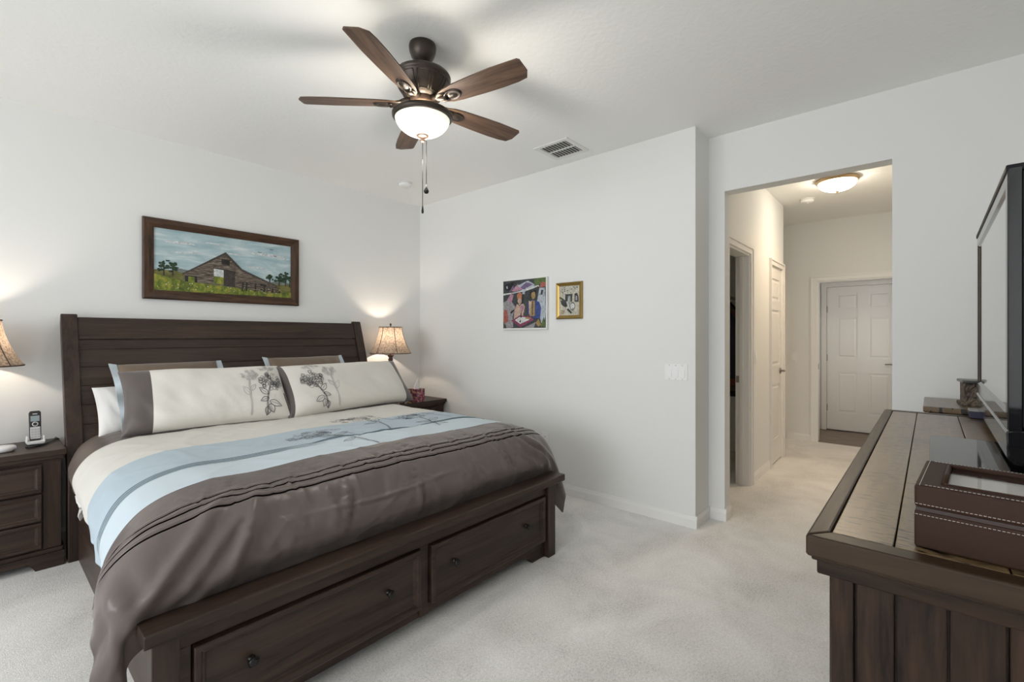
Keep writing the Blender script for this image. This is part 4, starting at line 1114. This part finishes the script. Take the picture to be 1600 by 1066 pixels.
for u, v, a, b in ((0.15, 0.80, 0.10, 0.022), (0.26, 0.66, 0.05, 0.012), (0.16, 0.64, 0.06, 0.010), (0.55, 0.72, 0.07, 0.012), (0.80, 0.78, 0.14, 0.022), (0.72, 0.52, 0.09, 0.012), (0.93, 0.74, 0.06, 0.014), (0.40, 0.86, 0.08, 0.010)): pt.blob(u, v, a, b, cloud, 16, R, 0.25)
pt.p([(0, 0.33), (0.2, 0.34), (0.24, 0.30), (1.0, 0.26), (1, 0), (0, 0)], fargrass)
pt.blob(0.17, 0.345, 0.05, 0.03, distant, 12, R); pt.blob(0.92, 0.27, 0.08, 0.03, distant, 12, R)
def tree(u, v0, hh, wd, n):
    pt.line([(u, v0), (u, v0+hh)], 0.010, trunk)
    for k in range(n):
        t = R.uniform(0.35, 1.05); pt.blob(u+R.uniform(-1, 1)*wd*(1.15-0.5*t), v0+hh*t, R.uniform(0.008, 0.018), R.uniform(0.015, 0.03), treem, 8, R)
tree(0.062, 0.235, 0.24, 0.035, 17); tree(0.118, 0.245, 0.20, 0.030, 15)
tree(0.82, 0.26, 0.16, 0.025, 12); tree(0.90, 0.22, 0.22, 0.035, 14); tree(0.955, 0.22, 0.25, 0.035, 16); tree(0.99, 0.2, 0.2, 0.01, 6)
pt.p([(0.185, 0.14), (0.185, 0.29), (0.47, 0.70), (0.59, 0.455), (0.875, 0.20), (0.88, 0.05)], boards)
pt.p([(0.178, 0.275), (0.178, 0.30), (0.475, 0.735), (0.482, 0.70), (0.47, 0.685)], roofm); pt.p([(0.475, 0.735), (0.60, 0.462), (0.885, 0.212), (0.88, 0.185), (0.59, 0.435), (0.47, 0.69)], roofm)
pt.p([(0.445, 0.52), (0.505, 0.505), (0.505, 0.605), (0.445, 0.615)], dk)
pt.p([(0.385, 0.43), (0.55, 0.40), (0.55, 0.415), (0.385, 0.445)], dk)
pt.p([(0.39, 0.17), (0.46, 0.165), (0.46, 0.415), (0.39, 0.43)], cloud); pt.p([(0.39, 0.17), (0.46, 0.165), (0.46, 0.29), (0.39, 0.30)], grass)
pt.p([(0.46, 0.14), (0.545, 0.13), (0.545, 0.40), (0.46, 0.415)], doorm)
pt.p([(0.195, 0.15), (0.275, 0.15), (0.275, 0.27), (0.195, 0.27)], dk); pt.p([(0.215, 0.165), (0.258, 0.165), (0.258, 0.255), (0.215, 0.255)], grass)
pt.p([(0.74, 0.19), (0.79, 0.18), (0.79, 0.22), (0.74, 0.23)], dk)
pt.p([(0, 0.0), (1, 0.0), (1, 0.11), (0.85, 0.07), (0.6, 0.12), (0.3, 0.16), (0.19, 0.17), (0, 0.26)], grass)
for a in (0.06, 0.10, 0.14): pt.line([(0.60, 0.10+a), (0.78, 0.06+a), (0.90, 0.03+a)], 0.010, dk)
for u in (0.60, 0.63, 0.70, 0.77, 0.84, 0.90): pt.line([(u, 0.08), (u+0.004, 0.23-0.5*max(0, u-0.7))], 0.012, dk)
for k in range(70): pt.blob(R.uniform(0.02, 0.95), R.uniform(0.02, 0.14), 0.004, 0.008, R.choice([yel, yel, whi]), 5, R)
for u, v in ((0.735, 0.80), (0.86, 0.765), (0.83, 0.88)): pt.line([(u-0.014, v+0.012), (u, v), (u+0.014, v+0.008)], 0.008, dk)
pt.mb.build('canvas', BM, PX)

# ------------------------------------------------------------------ small pictures on the right wall
ay0, ay1, az0, az1 = 2.376, 2.879, 1.369, 1.821
AC = thing('abstract_canvas', 'unframed abstract canvas of two figures at a small table', 'painting', (XB, (ay0+ay1)/2, az0))
MB().box(XB-0.030, XB-0.001, ay0, ay1, az0, az1).build('canvas', M_WHITE, AC, bevel=0.002)
dkg, pur, pink, blu, gold, red, skin, grey, white_, maroon, green, pale, blk, org = [flat(n, c) for n, c in (('dark_green_grey', (0.045, 0.055, 0.058)), ('purple', (0.16, 0.10, 0.24)), ('rose', (0.45, 0.20, 0.30)), ('royal_blue', (0.02, 0.06, 0.28)), ('ochre', (0.38, 0.24, 0.06)), ('brick_red', (0.42, 0.09, 0.06)), ('flesh', (0.55, 0.36, 0.27)), ('mauve_grey', (0.30, 0.28, 0.30)), ('off_white', (0.62, 0.63, 0.62)), ('maroon', (0.25, 0.02, 0.10)), ('leaf_green', (0.10, 0.16, 0.03)), ('pale_blue', (0.42, 0.48, 0.56)), ('ink', (0.015, 0.015, 0.02)), ('orange', (0.52, 0.16, 0.05)))]
AM = [dkg, pur, pink, blu, gold, red, skin, grey, white_, maroon, green, pale, blk, org]
pt = Paint(lambda u, v, k: (XB-0.0305-0.00006*k, ay1-0.006-u*(ay1-ay0-0.016), az0+0.014+v*(az1-az0-0.022)), AM)
pt.p([(0, 0), (1, 0), (1, 1), (0, 1)], dkg)
pt.p([(0, 0.55), (0.16, 0.62), (0.30, 0.45), (0.22, 0.2), (0.2, 0), (0.05, 0), (0, 0.2)], grey); pt.p([(0.10, 0.60), (0.18, 0.72), (0.26, 0.70), (0.20, 0.52)], pink)
pt.p([(0.0, 0.15), (0.02, 0.40), (0.10, 0.38), (0.13, 0.15), (0.05, 0.10)], red); pt.p([(0.14, 0.3), (0.22, 0.36), (0.25, 0.02), (0.16, 0.0)], grey)
pt.p([(0.20, 0.78), (0.36, 0.92), (0.48, 0.80), (0.30, 0.76)], pink); pt.p([(0.34, 0.88), (0.60, 0.97), (0.78, 0.86), (0.62, 0.80), (0.46, 0.82)], pale); pt.p([(0.42, 0.84), (0.56, 0.94), (0.72, 0.88), (0.50, 0.80)], pur)
pt.p([(0.74, 0.86), (0.74, 1), (1, 1), (1, 0.88)], green); pt.p([(0.86, 0.80), (0.90, 0.92), (1, 0.90), (1, 0.82)], red)
pt.p([(0.0, 0.74), (0.30, 0.75), (0.84, 0.86), (0.86, 0.83), (0.55, 0.76), (0.0, 0.70)], white_); pt.p([(0.46, 0.80), (0.54, 0.80), (0.53, 0.70), (0.47, 0.70)], pale); pt.p([(0.50, 0.72), (0.84, 0.84), (0.80, 0.68), (0.62, 0.70)], dkg)
pt.p([(0.80, 0.50), (0.86, 0.80), (0.98, 0.80), (1, 0.30), (0.96, 0.05), (0.90, 0.1)], pale); pt.p([(0.88, 0.66), (0.90, 0.76), (0.95, 0.75), (0.93, 0.66)], dkg)
pt.blob(0.41, 0.66, 0.07, 0.075, org, 12, R, 0.12); pt.p([(0.46, 0.71), (0.50, 0.68), (0.49, 0.50), (0.45, 0.52)], blk); pt.blob(0.405, 0.56, 0.05, 0.06, skin, 10, R, 0.1)
pt.p([(0.34, 0.5), (0.50, 0.5), (0.53, 0.44), (0.48, 0.22), (0.26, 0.18), (0.28, 0.38)], skin); pt.p([(0.42, 0.48), (0.52, 0.44), (0.48, 0.34), (0.43, 0.36)], pink); pt.line([(0.34, 0.52), (0.40, 0.46), (0.46, 0.52)], 0.012, blk)
pt.p([(0.18, 0.34), (0.28, 0.40), (0.27, 0.36), (0.19, 0.30)], blk)
pt.p([(0.60, 0.52), (0.70, 0.57), (0.86, 0.52), (0.90, 0.40), (0.88, 0.20), (0.76, 0.18), (0.60, 0.28)], blu); pt.p([(0.66, 0.55), (0.76, 0.55), (0.76, 0.24), (0.64, 0.24)], gold); pt.line([(0.71, 0.54), (0.705, 0.26)], 0.02, dkg); pt.p([(0.62, 0.56), (0.68, 0.52), (0.65, 0.28), (0.63, 0.28)], skin)
pt.p([(0.64, 0.76), (0.80, 0.76), (0.78, 0.60), (0.66, 0.60)], blk); pt.blob(0.725, 0.66, 0.05, 0.075, gold, 12, R, 0.1)
pt.p([(0.20, 0.16), (0.40, 0.26), (0.66, 0.24), (0.74, 0.16), (0.42, 0.02)], maroon); pt.p([(0.29, 0.17), (0.42, 0.24), (0.60, 0.21), (0.64, 0.17), (0.42, 0.085)], white_); pt.blob(0.42, 0.14, 0.02, 0.02, blk, 8, R); pt.blob(0.60, 0.20, 0.06, 0.025, gold, 10, R)
pt.p([(0.42, 0.22), (0.44, 0.36), (0.46, 0.22)], blk)
pt.p([(0.78, 0.10), (0.84, 0.18), (0.90, 0.06), (0.84, 0.02)], gold); pt.p([(0.88, 0.02), (0.96, 0.22), (1, 0.02)], green); pt.p([(0.48, 0.0), (0.64, 0.06), (0.78, 0.12), (0.74, 0.0)], grey); pt.p([(0.0, 0.0), (0.05, 0.10), (0.09, 0.0)], dkg)
pt.p([(0.02, 0.92), (0.28, 0.98), (0.20, 0.80), (0.05, 0.80)], blk); pt.blob(0.10, 0.87, 0.02, 0.03, pale, 7, R); pt.p([(0.16, 0.76), (0.24, 0.90), (0.27, 0.84)], pur)
pt.mb.build('painted_scene', AM, AC)

gy0, gy1, gz0, gz1 = 2.034, 2.290, 1.453, 1.755
GP = thing('gold_frame_print', 'small gold framed ink print right of the abstract canvas', 'picture', (XB, (gy0+gy1)/2, gz0))
M_GOLD = mat('gold_leaf', (0.34, 0.23, 0.07), 0.28, 0.75)
mb = MB()
for (a0, d0), (a1, d1) in zip([(0, 0.001), (0, 0.016), (0.008, 0.022), (0.018, 0.016), (0.030, 0.010)], [(0, 0.016), (0.008, 0.022), (0.018, 0.016), (0.030, 0.010), (0.030, 0.002)]):
    rr = lambda a: [(gy0+a, gz0+a), (gy1-a, gz0+a), (gy1-a, gz1-a), (gy0+a, gz1-a)]
    r0, r1 = rr(a0), rr(a1)
    for k in range(4):
        j = (k+1) % 4; mb.poly([(XB-d0, *r0[k]), (XB-d1, *r1[k]), (XB-d1, *r1[j]), (XB-d0, *r0[j])])
mb.build('frame', M_GOLD, GP)
parch, ink2, tan2, gry2 = flat('parchment', (0.56, 0.53, 0.42)), flat('grey_ink', (0.05, 0.055, 0.055)), flat('tan_wash', (0.42, 0.32, 0.20)), flat('wash', (0.30, 0.32, 0.30))
GM = [parch, ink2, tan2, gry2, white_]
pt = Paint(lambda u, v, k: (XB-0.007-0.00006*k, gy1-0.029-u*(gy1-gy0-0.058), gz0+0.029+v*(gz1-gz0-0.058)), GM)
pt.p([(0, 0), (1, 0), (1, 1), (0, 1)], parch)
for k in range(26): pt.blob(R.uniform(0.08, 0.9), R.uniform(0.76, 0.96), 0.03, 0.02, R.choice([gry2, gry2, ink2]), 6, R)
pt.p([(0.30, 0.48), (0.30, 0.72), (0.66, 0.72), (0.64, 0.45)], ink2); pt.p([(0.76, 0.45), (0.76, 0.72), (0.88, 0.74), (0.96, 0.60), (0.96, 0.44)], ink2); pt.p([(0.80, 0.5), (0.81, 0.64), (0.88, 0.66), (0.90, 0.5)], gry2)
pt.p([(0.42, 0.40), (0.44, 0.66), (0.56, 0.66), (0.56, 0.30)], gry2); pt.p([(0.0, 0.62), (0.06, 0.64), (0.34, 0.50), (0.42, 0.30), (0.30, 0.28), (0.12, 0.36)], ink2); pt.p([(0.03, 0.60), (0.12, 0.54), (0.10, 0.48)], parch)
pt.line([(0.46, 0.60), (0.44, 0.35), (0.52, 0.2)], 0.03, white_); pt.p([(0.36, 0.20), (0.60, 0.04), (0.64, 0.10), (0.46, 0.24)], ink2)
pt.blob(0.66, 0.30, 0.13, 0.14, ink2, 18, R, 0.05); pt.blob(0.66, 0.30, 0.105, 0.115, white_, 18, R, 0.05); pt.blob(0.70, 0.22, 0.05, 0.03, gry2, 10, R); pt.blob(0.17, 0.12, 0.10, 0.09, tan2, 12, R, 0.15)
pt.mb.build('print', GM, GP)

# ------------------------------------------------------------------ dresser
DZ0 = 0.97
DR = thing('dresser', 'long dark distressed wood dresser carrying the television', 'dresser', (0.928, 0.144, 0), math.radians(-0.9))
DL, DD = 1.85, 0.52
LB = lambda n, m, *a, bevel=0.003: box(n, m, DR, *a, bevel=bevel, local=True)
# top: mitred border boards round three planks
mb = MB()
zt, zs = DZ0, DZ0-0.036
bw_f, bw_e = 0.030, 0.042
mb.prism([(0, 0), (DL, 0), (DL-bw_e, -bw_f), (bw_e, -bw_f)], 'Z', zs, zt, 0); mb.prism([(0, -DD), (DL, -DD), (DL-bw_e, -DD+bw_f), (bw_e, -DD+bw_f)], 'Z', zs, zt, 0)
mb.prism([(0, 0), (bw_e, -bw_f), (bw_e, -DD+bw_f), (0, -DD)], 'Z', zs, zt, 1); mb.prism([(DL, 0), (DL-bw_e, -bw_f), (DL-bw_e, -DD+bw_f), (DL, -DD)], 'Z', zs, zt, 1)
TB_X = wood('border_wood_along', (0.018, 0.010, 0.0055), (0.055, 0.033, 0.018), 'X', 0.33, 14, 8, 0.06, spec=0.24)
TB_Y = wood('border_wood_deep', (0.018, 0.010, 0.0055), (0.050, 0.029, 0.015), 'Y', 0.33, 14, 8, 0.06, spec=0.22)
mb.build('top_border', [TB_X, TB_Y], DR, True, bevel=0.004)
mb = MB(); edges = [-bw_f-0.001, -0.115, -0.245, -0.36, -DD+bw_f+0.001]
for a, b in zip(edges, edges[1:]):
    mb.box(bw_e+0.0018, DL-bw_e-0.0018, b+0.0010, a-0.0010, zs+0.004, zt-0.0015)
mb.build('top_plank', M_PLANK, DR, True, bevel=0.0015)
MB().box(bw_e-0.001, DL-bw_e+0.001, -DD+bw_f-0.001, -bw_f+0.001, zs+0.001, zs+0.02).build('subtop', M_GROOVE, DR, True)
mb = MB(); mb.box(0.007, DL-0.007, -DD, -0.007, zs-0.007, zs); mb.box(0.014, DL-0.014, -DD, -0.014, zs-0.031, zs-0.007)
mb.build('cornice', DR_Y, DR, True, bevel=0.003)
bi = 0.032; zb = zs-0.031
mb = MB(); mb.box(bi+0.02, DL-bi-0.02, -DD+0.01, -bi-0.02, 0.06, zb); mb.build('carcass', DR_X, DR, True)
for xa, xb in ((bi, bi+0.045), (DL-bi-0.045, DL-bi)):
    for ya, yb_ in ((-bi-0.031, -bi), (-DD+0.01, -DD+0.045)):
        mb = MB(); mb.box(xa, xb, ya, yb_, 0.0, zb); mb.build('post', DR_Z, DR, True, bevel=0.002)
for xa, xb in ((bi+0.003, bi+0.03), (DL-bi-0.03, DL-bi-0.003)):
    mb = MB(); ys = [-bi-0.033, -bi-0.085] + list(np.arange(-bi-0.085-0.062, -DD+0.05, -0.062)) + [-DD+0.046]
    for a, b in zip(ys, ys[1:]):
        mb.box(xa, xb, b+0.0015, a-0.0015, 0.09, zb)
    mb.build('end_panel', DR_Z, DR, True, bevel=0.002)
cols = np.linspace(bi+0.05, DL-bi-0.05, 4)
for c in range(3):
    for z0, z1 in ((0.10, 0.36), (0.375, 0.635), (0.65, zb-0.02)):
        mb = drawer_front(-cols[c+1]+0.006, -cols[c]-0.006, 0, z0, z1, 0.03)
        mb.v = [(-x, -bi-0.006-y, z) for x, y, z in mb.v]
        d = mb.build('drawer', DR_X, DR, True)
        for kx in (0.25, 0.75):
            knob((cols[c]+(cols[c+1]-cols[c])*kx, -bi-0.004, (z0+z1)/2), (0, 1, 0), 0.014, 0.019).build('knob', M_KNOB, d, True)
LB('plinth', DR_X, bi+0.03, DL-bi-0.03, -DD+0.02, -bi-0.012, 0.0, 0.09)

# ------------------------------------------------------------------ watch box on the dresser
WB = thing('watch_box', 'brown leather watch box with white stitching and glass lid on the dresser', 'watch box', (0.992, 0.004, DZ0), math.radians(-4.5))
M_LEATHER = mat('brown_leather', (0.036, 0.0175, 0.0115), 0.55, spec=0.14)
nt, N, L, b = nodes_of(M_LEATHER); vo = N.new('ShaderNodeTexVoronoi'); vo.inputs['Scale'].default_value = 420
L.new(tex_coord(N, L), vo.inputs['Vector']); bump(N, L, b, vo.outputs['Distance'], 0.08, 0.001)
M_STITCH = mat('white_stitching', (0.50, 0.45, 0.41), 0.7)
BW, BL, BH = 0.213, 0.30, 0.099       # along X, along -Y, height
mb = MB(); mb.box(0, BW, -BL, 0, 0.0, 0.058); mb.build('body', M_LEATHER, WB, True, bevel=0.003)
mb = MB(); mb.box(0.002, BW-0.002, -BL+0.002, -0.002, 0.058, 0.064); mb.build('lid_gap', mat('dark_leather_gap', (0.03, 0.016, 0.013), 0.6), WB, True)
# lid: frame with a bevelled window
lid = MB(); z0, z1 = 0.064, BH
ia, ib = 0.028, 0.034
def lring(x0, x1, y0, y1, z): return [(x0, y0, z), (x1, y0, z), (x1, y1, z), (x0, y1, z)]
lid.grid([lring(ia, BW-ia, -BL+ib, -ib, z0), lring(0, BW, -BL, 0, z0), lring(0, BW, -BL, 0, z1), lring(ia, BW-ia, -BL+ib, -ib, z1), lring(ia, BW-ia, -BL+ib, -ib, z0)], 0, True, False)
LID = lid.build('lid', M_LEATHER, WB, True, bevel=0.004, weld=True)
mb = MB(); r_ = 0.004
pth = [(ia, -ib, z1-0.001), (BW-ia, -ib, z1-0.001), (BW-ia, -BL+ib, z1-0.001), (ia, -BL+ib, z1-0.001), (ia, -ib, z1-0.001)]
for a, c in zip(pth, pth[1:]): mb.tube([a, c], r_, 8)
mb.build('window_rim', M_LEATHER, LID, True)
def stitch(mb, p, q, n, wv=0.0005):
    p, q = Vector(p), Vector(q)
    for k in range(n):
        a = p.lerp(q, (k+0.12)/n); c = p.lerp(q, (k+0.78)/n); mb.tube([a, c], wv, 5)
for par, p, q, n in ((WB, (-0.0004, -0.001, 0.0525), (-0.0004, -BL, 0.0525), 62), (WB, (0, 0.0004, 0.0525), (BW, 0.0004, 0.0525), 44),
                     (LID, (-0.0004, -0.001, 0.0695), (-0.0004, -BL, 0.0695), 62), (LID, (0, 0.0004, 0.0695), (BW, 0.0004, 0.0695), 44),
                     (LID, (0.0065, -0.012, z1+0.0004), (0.0065, -BL, z1+0.0004), 58), (LID, (BW-0.0065, -0.012, z1+0.0004), (BW-0.0065, -BL, z1+0.0004), 58),
                     (LID, (0.0, -0.0065, z1+0.0004), (BW, -0.0065, z1+0.0004), 44)):
    mb = MB(); stitch(mb, p, q, n); mb.build('stitching', M_STITCH, par, True)
MB().box(ia-0.003, BW-ia+0.003, -BL+ib-0.003, -ib+0.003, z1-0.0065, z1-0.0045).build('glass', M_LIDGLASS, LID, True)
M_VELVET = fabric('ivory_velvet', (0.50, 0.48, 0.45))
mb = MB(); mb.box(ia-0.004, BW-ia+0.004, -BL+ib-0.004, -ib+0.004, 0.058, 0.085); mb.build('lining', M_VELVET, WB, True)
wgrp = 'watches in the leather box'
for k, (wx, wy, lab) in enumerate(((0.075, -0.145, 'silver watch under the box glass, nearer the camera'), (0.145, -0.15, 'silver watch under the box glass, nearer the television'))):
    wt = thing('wristwatch', lab, 'watch', (0, 0, 0), 0, wgrp)
    Mw = Matrix.Translation((0.992, 0.004, DZ0)) @ Matrix.Rotation(math.radians(-4.5), 4, 'Z')
    wt.location = Mw @ Vector((wx, wy, 0.066)); wt.rotation_euler = (0, 0, math.radians(-4.5))
    mb = MB(); i = 0
    rows = []
    for a in np.linspace(0, 2*PI, 33): rows.append([(s_*0.010, 0.030*math.cos(a), 0.0125+0.0115*math.sin(a)) for s_ in (-1, -0.8, 0.8, 1)])
    mb.grid(rows); mb.build('strap', M_SILVER, wt, True)
    MB().lathe([(0, 0.019), (0.016, 0.019), (0.0175, 0.0225), (0.016, 0.0255), (0.0145, 0.0255), (0.0145, 0.0245), (0, 0.0245)], seg=28).build('case', M_NICKEL, wt, True)
    MB().lathe([(0.0142, 0.0246), (0, 0.0247)], seg=24).build('dial', M_WPLASTIC, wt, True)
# ------------------------------------------------------------------ television
TVR = math.radians(-1.1)
TV_ = thing('television', 'black flat television with wide glossy bezel standing on the dresser', 'television', (1.63, -0.165, DZ0), TVR)
M_GLOSS = mat('glossy_black_bezel', (0.012, 0.012, 0.014), 0.06, spec=0.6)
M_SCREEN = mat('dark_screen_glass', (0.010, 0.011, 0.013), 0.03, spec=1.0, coat=1.0)
M_SIDE = mat('satin_black_casing', (0.010, 0.009, 0.011), 0.5, spec=0.15)
TW, tz0, tz1 = 1.05, 0.113, 0.739
mb = MB(); mb.box(0, TW, -0.085, -0.022, tz0+0.004, tz1-0.004); mb.box(0.10, TW-0.10, -0.13, -0.085, tz0+0.06, tz1-0.08); mb.build('casing', M_SIDE, TV_, True, bevel=0.006)
mb = MB()
def tring(a, y): return [(a, y, tz0+a), (TW-a, y, tz0+a), (TW-a, y, tz1-a), (a, y, tz1-a)]
pr = [(-0.002, -0.022), (-0.002, -0.001), (0.002, 0.0015), (0.036, 0.0015), (0.046, -0.0035), (0.050, -0.0045)]
for (a0, y0), (a1, y1) in zip(pr, pr[1:]):
    r0, r1 = tring(a0, y0), tring(a1, y1)
    for k in range(4):
        j = (k+1) % 4; mb.poly([r0[k], r1[k], r1[j], r0[j]])
mb.build('bezel', M_GLOSS, TV_, True)
MB().box(0.048, TW-0.048, -0.021, -0.004, tz0+0.048, tz1-0.048).build('screen', M_SCREEN, TV_, True)
mb = MB(); mb.box(-0.001, TW+0.001, -0.03, 0.004, tz1-0.004, tz1+0.012); mb.build('top_strip', M_SIDE, TV_, True, bevel=0.003)
mb = MB(); mb.prism([(-0.075, 0.028), (-0.012, 0.028), (0.002, 0.045), (0.004, 0.108), (-0.01, 0.113), (-0.075, 0.113)], 'X', 0.0, TW); mb.build('speaker_bar', M_GLOSS, TV_, True, bevel=0.004)
MB().box(0.30, 0.75, -0.07, -0.03, 0.012, 0.03).build('neck', M_SIDE, TV_, True)
mb = MB(); mb.prism([(-0.16, -0.17), (0.44, -0.17), (0.44, 0.125), (0.42, 0.142), (-0.14, 0.142), (-0.16, 0.125)], 'Z', 0.0005, 0.012); mb.build('base_plate', M_GLOSS, TV_, True, bevel=0.003)

# small navy case and the chest in the corner with its carved box
nv = thing('navy_case', 'small flat navy case with pale lid beside the television', 'case', (2.735, -0.175, DZ0), -0.02)
MB().box(-0.042, 0.036, -0.125, 0.012, 0.0005, 0.028).build('body', mat('navy_card', (0.015, 0.015, 0.05), 0.5), nv, True, bevel=0.002)
MB().box(-0.044, 0.038, -0.127, 0.014, 0.028, 0.034).build('lid', mat('grey_card', (0.32, 0.32, 0.31), 0.4), nv, True, bevel=0.002)
CH = thing('corner_chest', 'narrow dark wood chest in the corner beyond the dresser', 'chest', (2.93, -0.020, 0), math.radians(-1.0))
cd = 0.40; cwid = 0.46
mb = MB(); mb.box(0, cwid, -cd, 0, 0.953, 0.979); mb.build('top', M_PLANK, CH, True, bevel=0.003)
mb = MB(); mb.box(0.02, cwid-0.02, -cd+0.0, -0.02, 0.05, 0.953); mb.build('body', DR_Z, CH, True, bevel=0.003)
for k in range(4):
    z0 = 0.10+k*0.21
    mb = drawer_front(-cwid+0.035, -0.035, 0, z0, z0+0.195, 0.025); mb.v = [(-x, -0.018-y, z) for x, y, z in mb.v]
    d = mb.build('drawer', DR_X, CH, True); knob((cwid/2, -0.016, z0+0.0975), (0, 1, 0)).build('knob', M_KNOB, d, True)
mb = MB()
for a, b in ((0.02, 0.07), (cwid-0.07, cwid-0.02)): mb.box(a, b, -0.07, -0.02, 0, 0.05); mb.box(a, b, -cd, -cd+0.05, 0, 0.05)
mb.build('foot', DR_Z, CH, True)
CB = thing('carved_box', 'carved brown stone-look box with flanged lid on the corner chest', 'box', (3.13, -0.218, 0.979), 0.1)
m = mat('carved_stone', (0.1, 0.08, 0.06), 0.6); nt, N, L, b = nodes_of(m)
n = noise(N, L, tex_coord(N, L), 28, 3, 0.5, 1.6)
L.new(ramp(N, L, n, [(0.38, (0.03, 0.024, 0.02)), (0.5, (0.12, 0.085, 0.065)), (0.62, (0.20, 0.17, 0.11))]), b.inputs['Base Color']); bump(N, L, b, n, 0.8, 0.02)
mb = MB(); mb.box(-0.055, 0.055, -0.055, 0.055, 0.014, 0.108); mb.build('body', m, CB, True, bevel=0.004)
MB().box(-0.066, 0.066, -0.066, 0.066, 0.0, 0.015).build('base', m, CB, True, bevel=0.004)
MB().box(-0.066, 0.066, -0.066, 0.066, 0.108, 0.122).build('lid', mat('grey_pewter', (0.13, 0.13, 0.12), 0.35, 0.5), CB, True, bevel=0.005)

# ------------------------------------------------------------------ closet contents seen through the gap
rod = MB(); rod.tube([(3.61, 1.50, 1.72), (5.67, 1.50, 1.72)], 0.014, 10); o = rod.build('closet_rod', M_WHITE, None, loc=(4.6, 1.50, 1.72)); tag(o, 'white hanging rod inside the dark closet', 'rod')
gm = [fabric('closet_%s' % n, c) for n, c in (('charcoal', (0.03, 0.03, 0.035)), ('rust', (0.16, 0.05, 0.03)), ('brown', (0.09, 0.06, 0.05)), ('black', (0.015, 0.015, 0.017)))]
names = ['charcoal', 'rust', 'brown', 'black']
ords = ['nearest the closet door jamb', 'second from the closet door jamb', 'third from the closet door jamb', 'deepest seen in the closet gap']
for k in range(4):
    x = 4.68+0.13*k
    mb = MB(); rows = []
    for t in np.linspace(0, 1, 9):
        hw = 0.06+0.16*min(1, t*5); th = 0.012+0.03*min(1, t*4)
        rows.append([(x+th*math.sin(a)*(1+0.2*math.sin(3*a+k)), 1.50+hw*math.cos(a), 1.66-t*(0.75+0.07*k)) for a in np.linspace(0, 2*PI, 21)[:-1]])
    mb.grid(rows, 0, True)
    g = thing('hanging_garment', '%s garment on a hanger, %s' % (names[k], ords[k]), 'garment', (x, 1.50, 1.70), 0, 'clothes on the closet rod')
    mb.build('cloth', gm[k], g)
    mb = MB(); mb.tube([(x, 1.33, 1.64), (x, 1.50, 1.69), (x, 1.67, 1.64)], 0.004, 6); mb.tube([(x, 1.50, 1.69), (x, 1.50, 1.73), (x, 1.515, 1.745)], 0.003, 6)
    mb.build('hanger', M_WHITE, g)
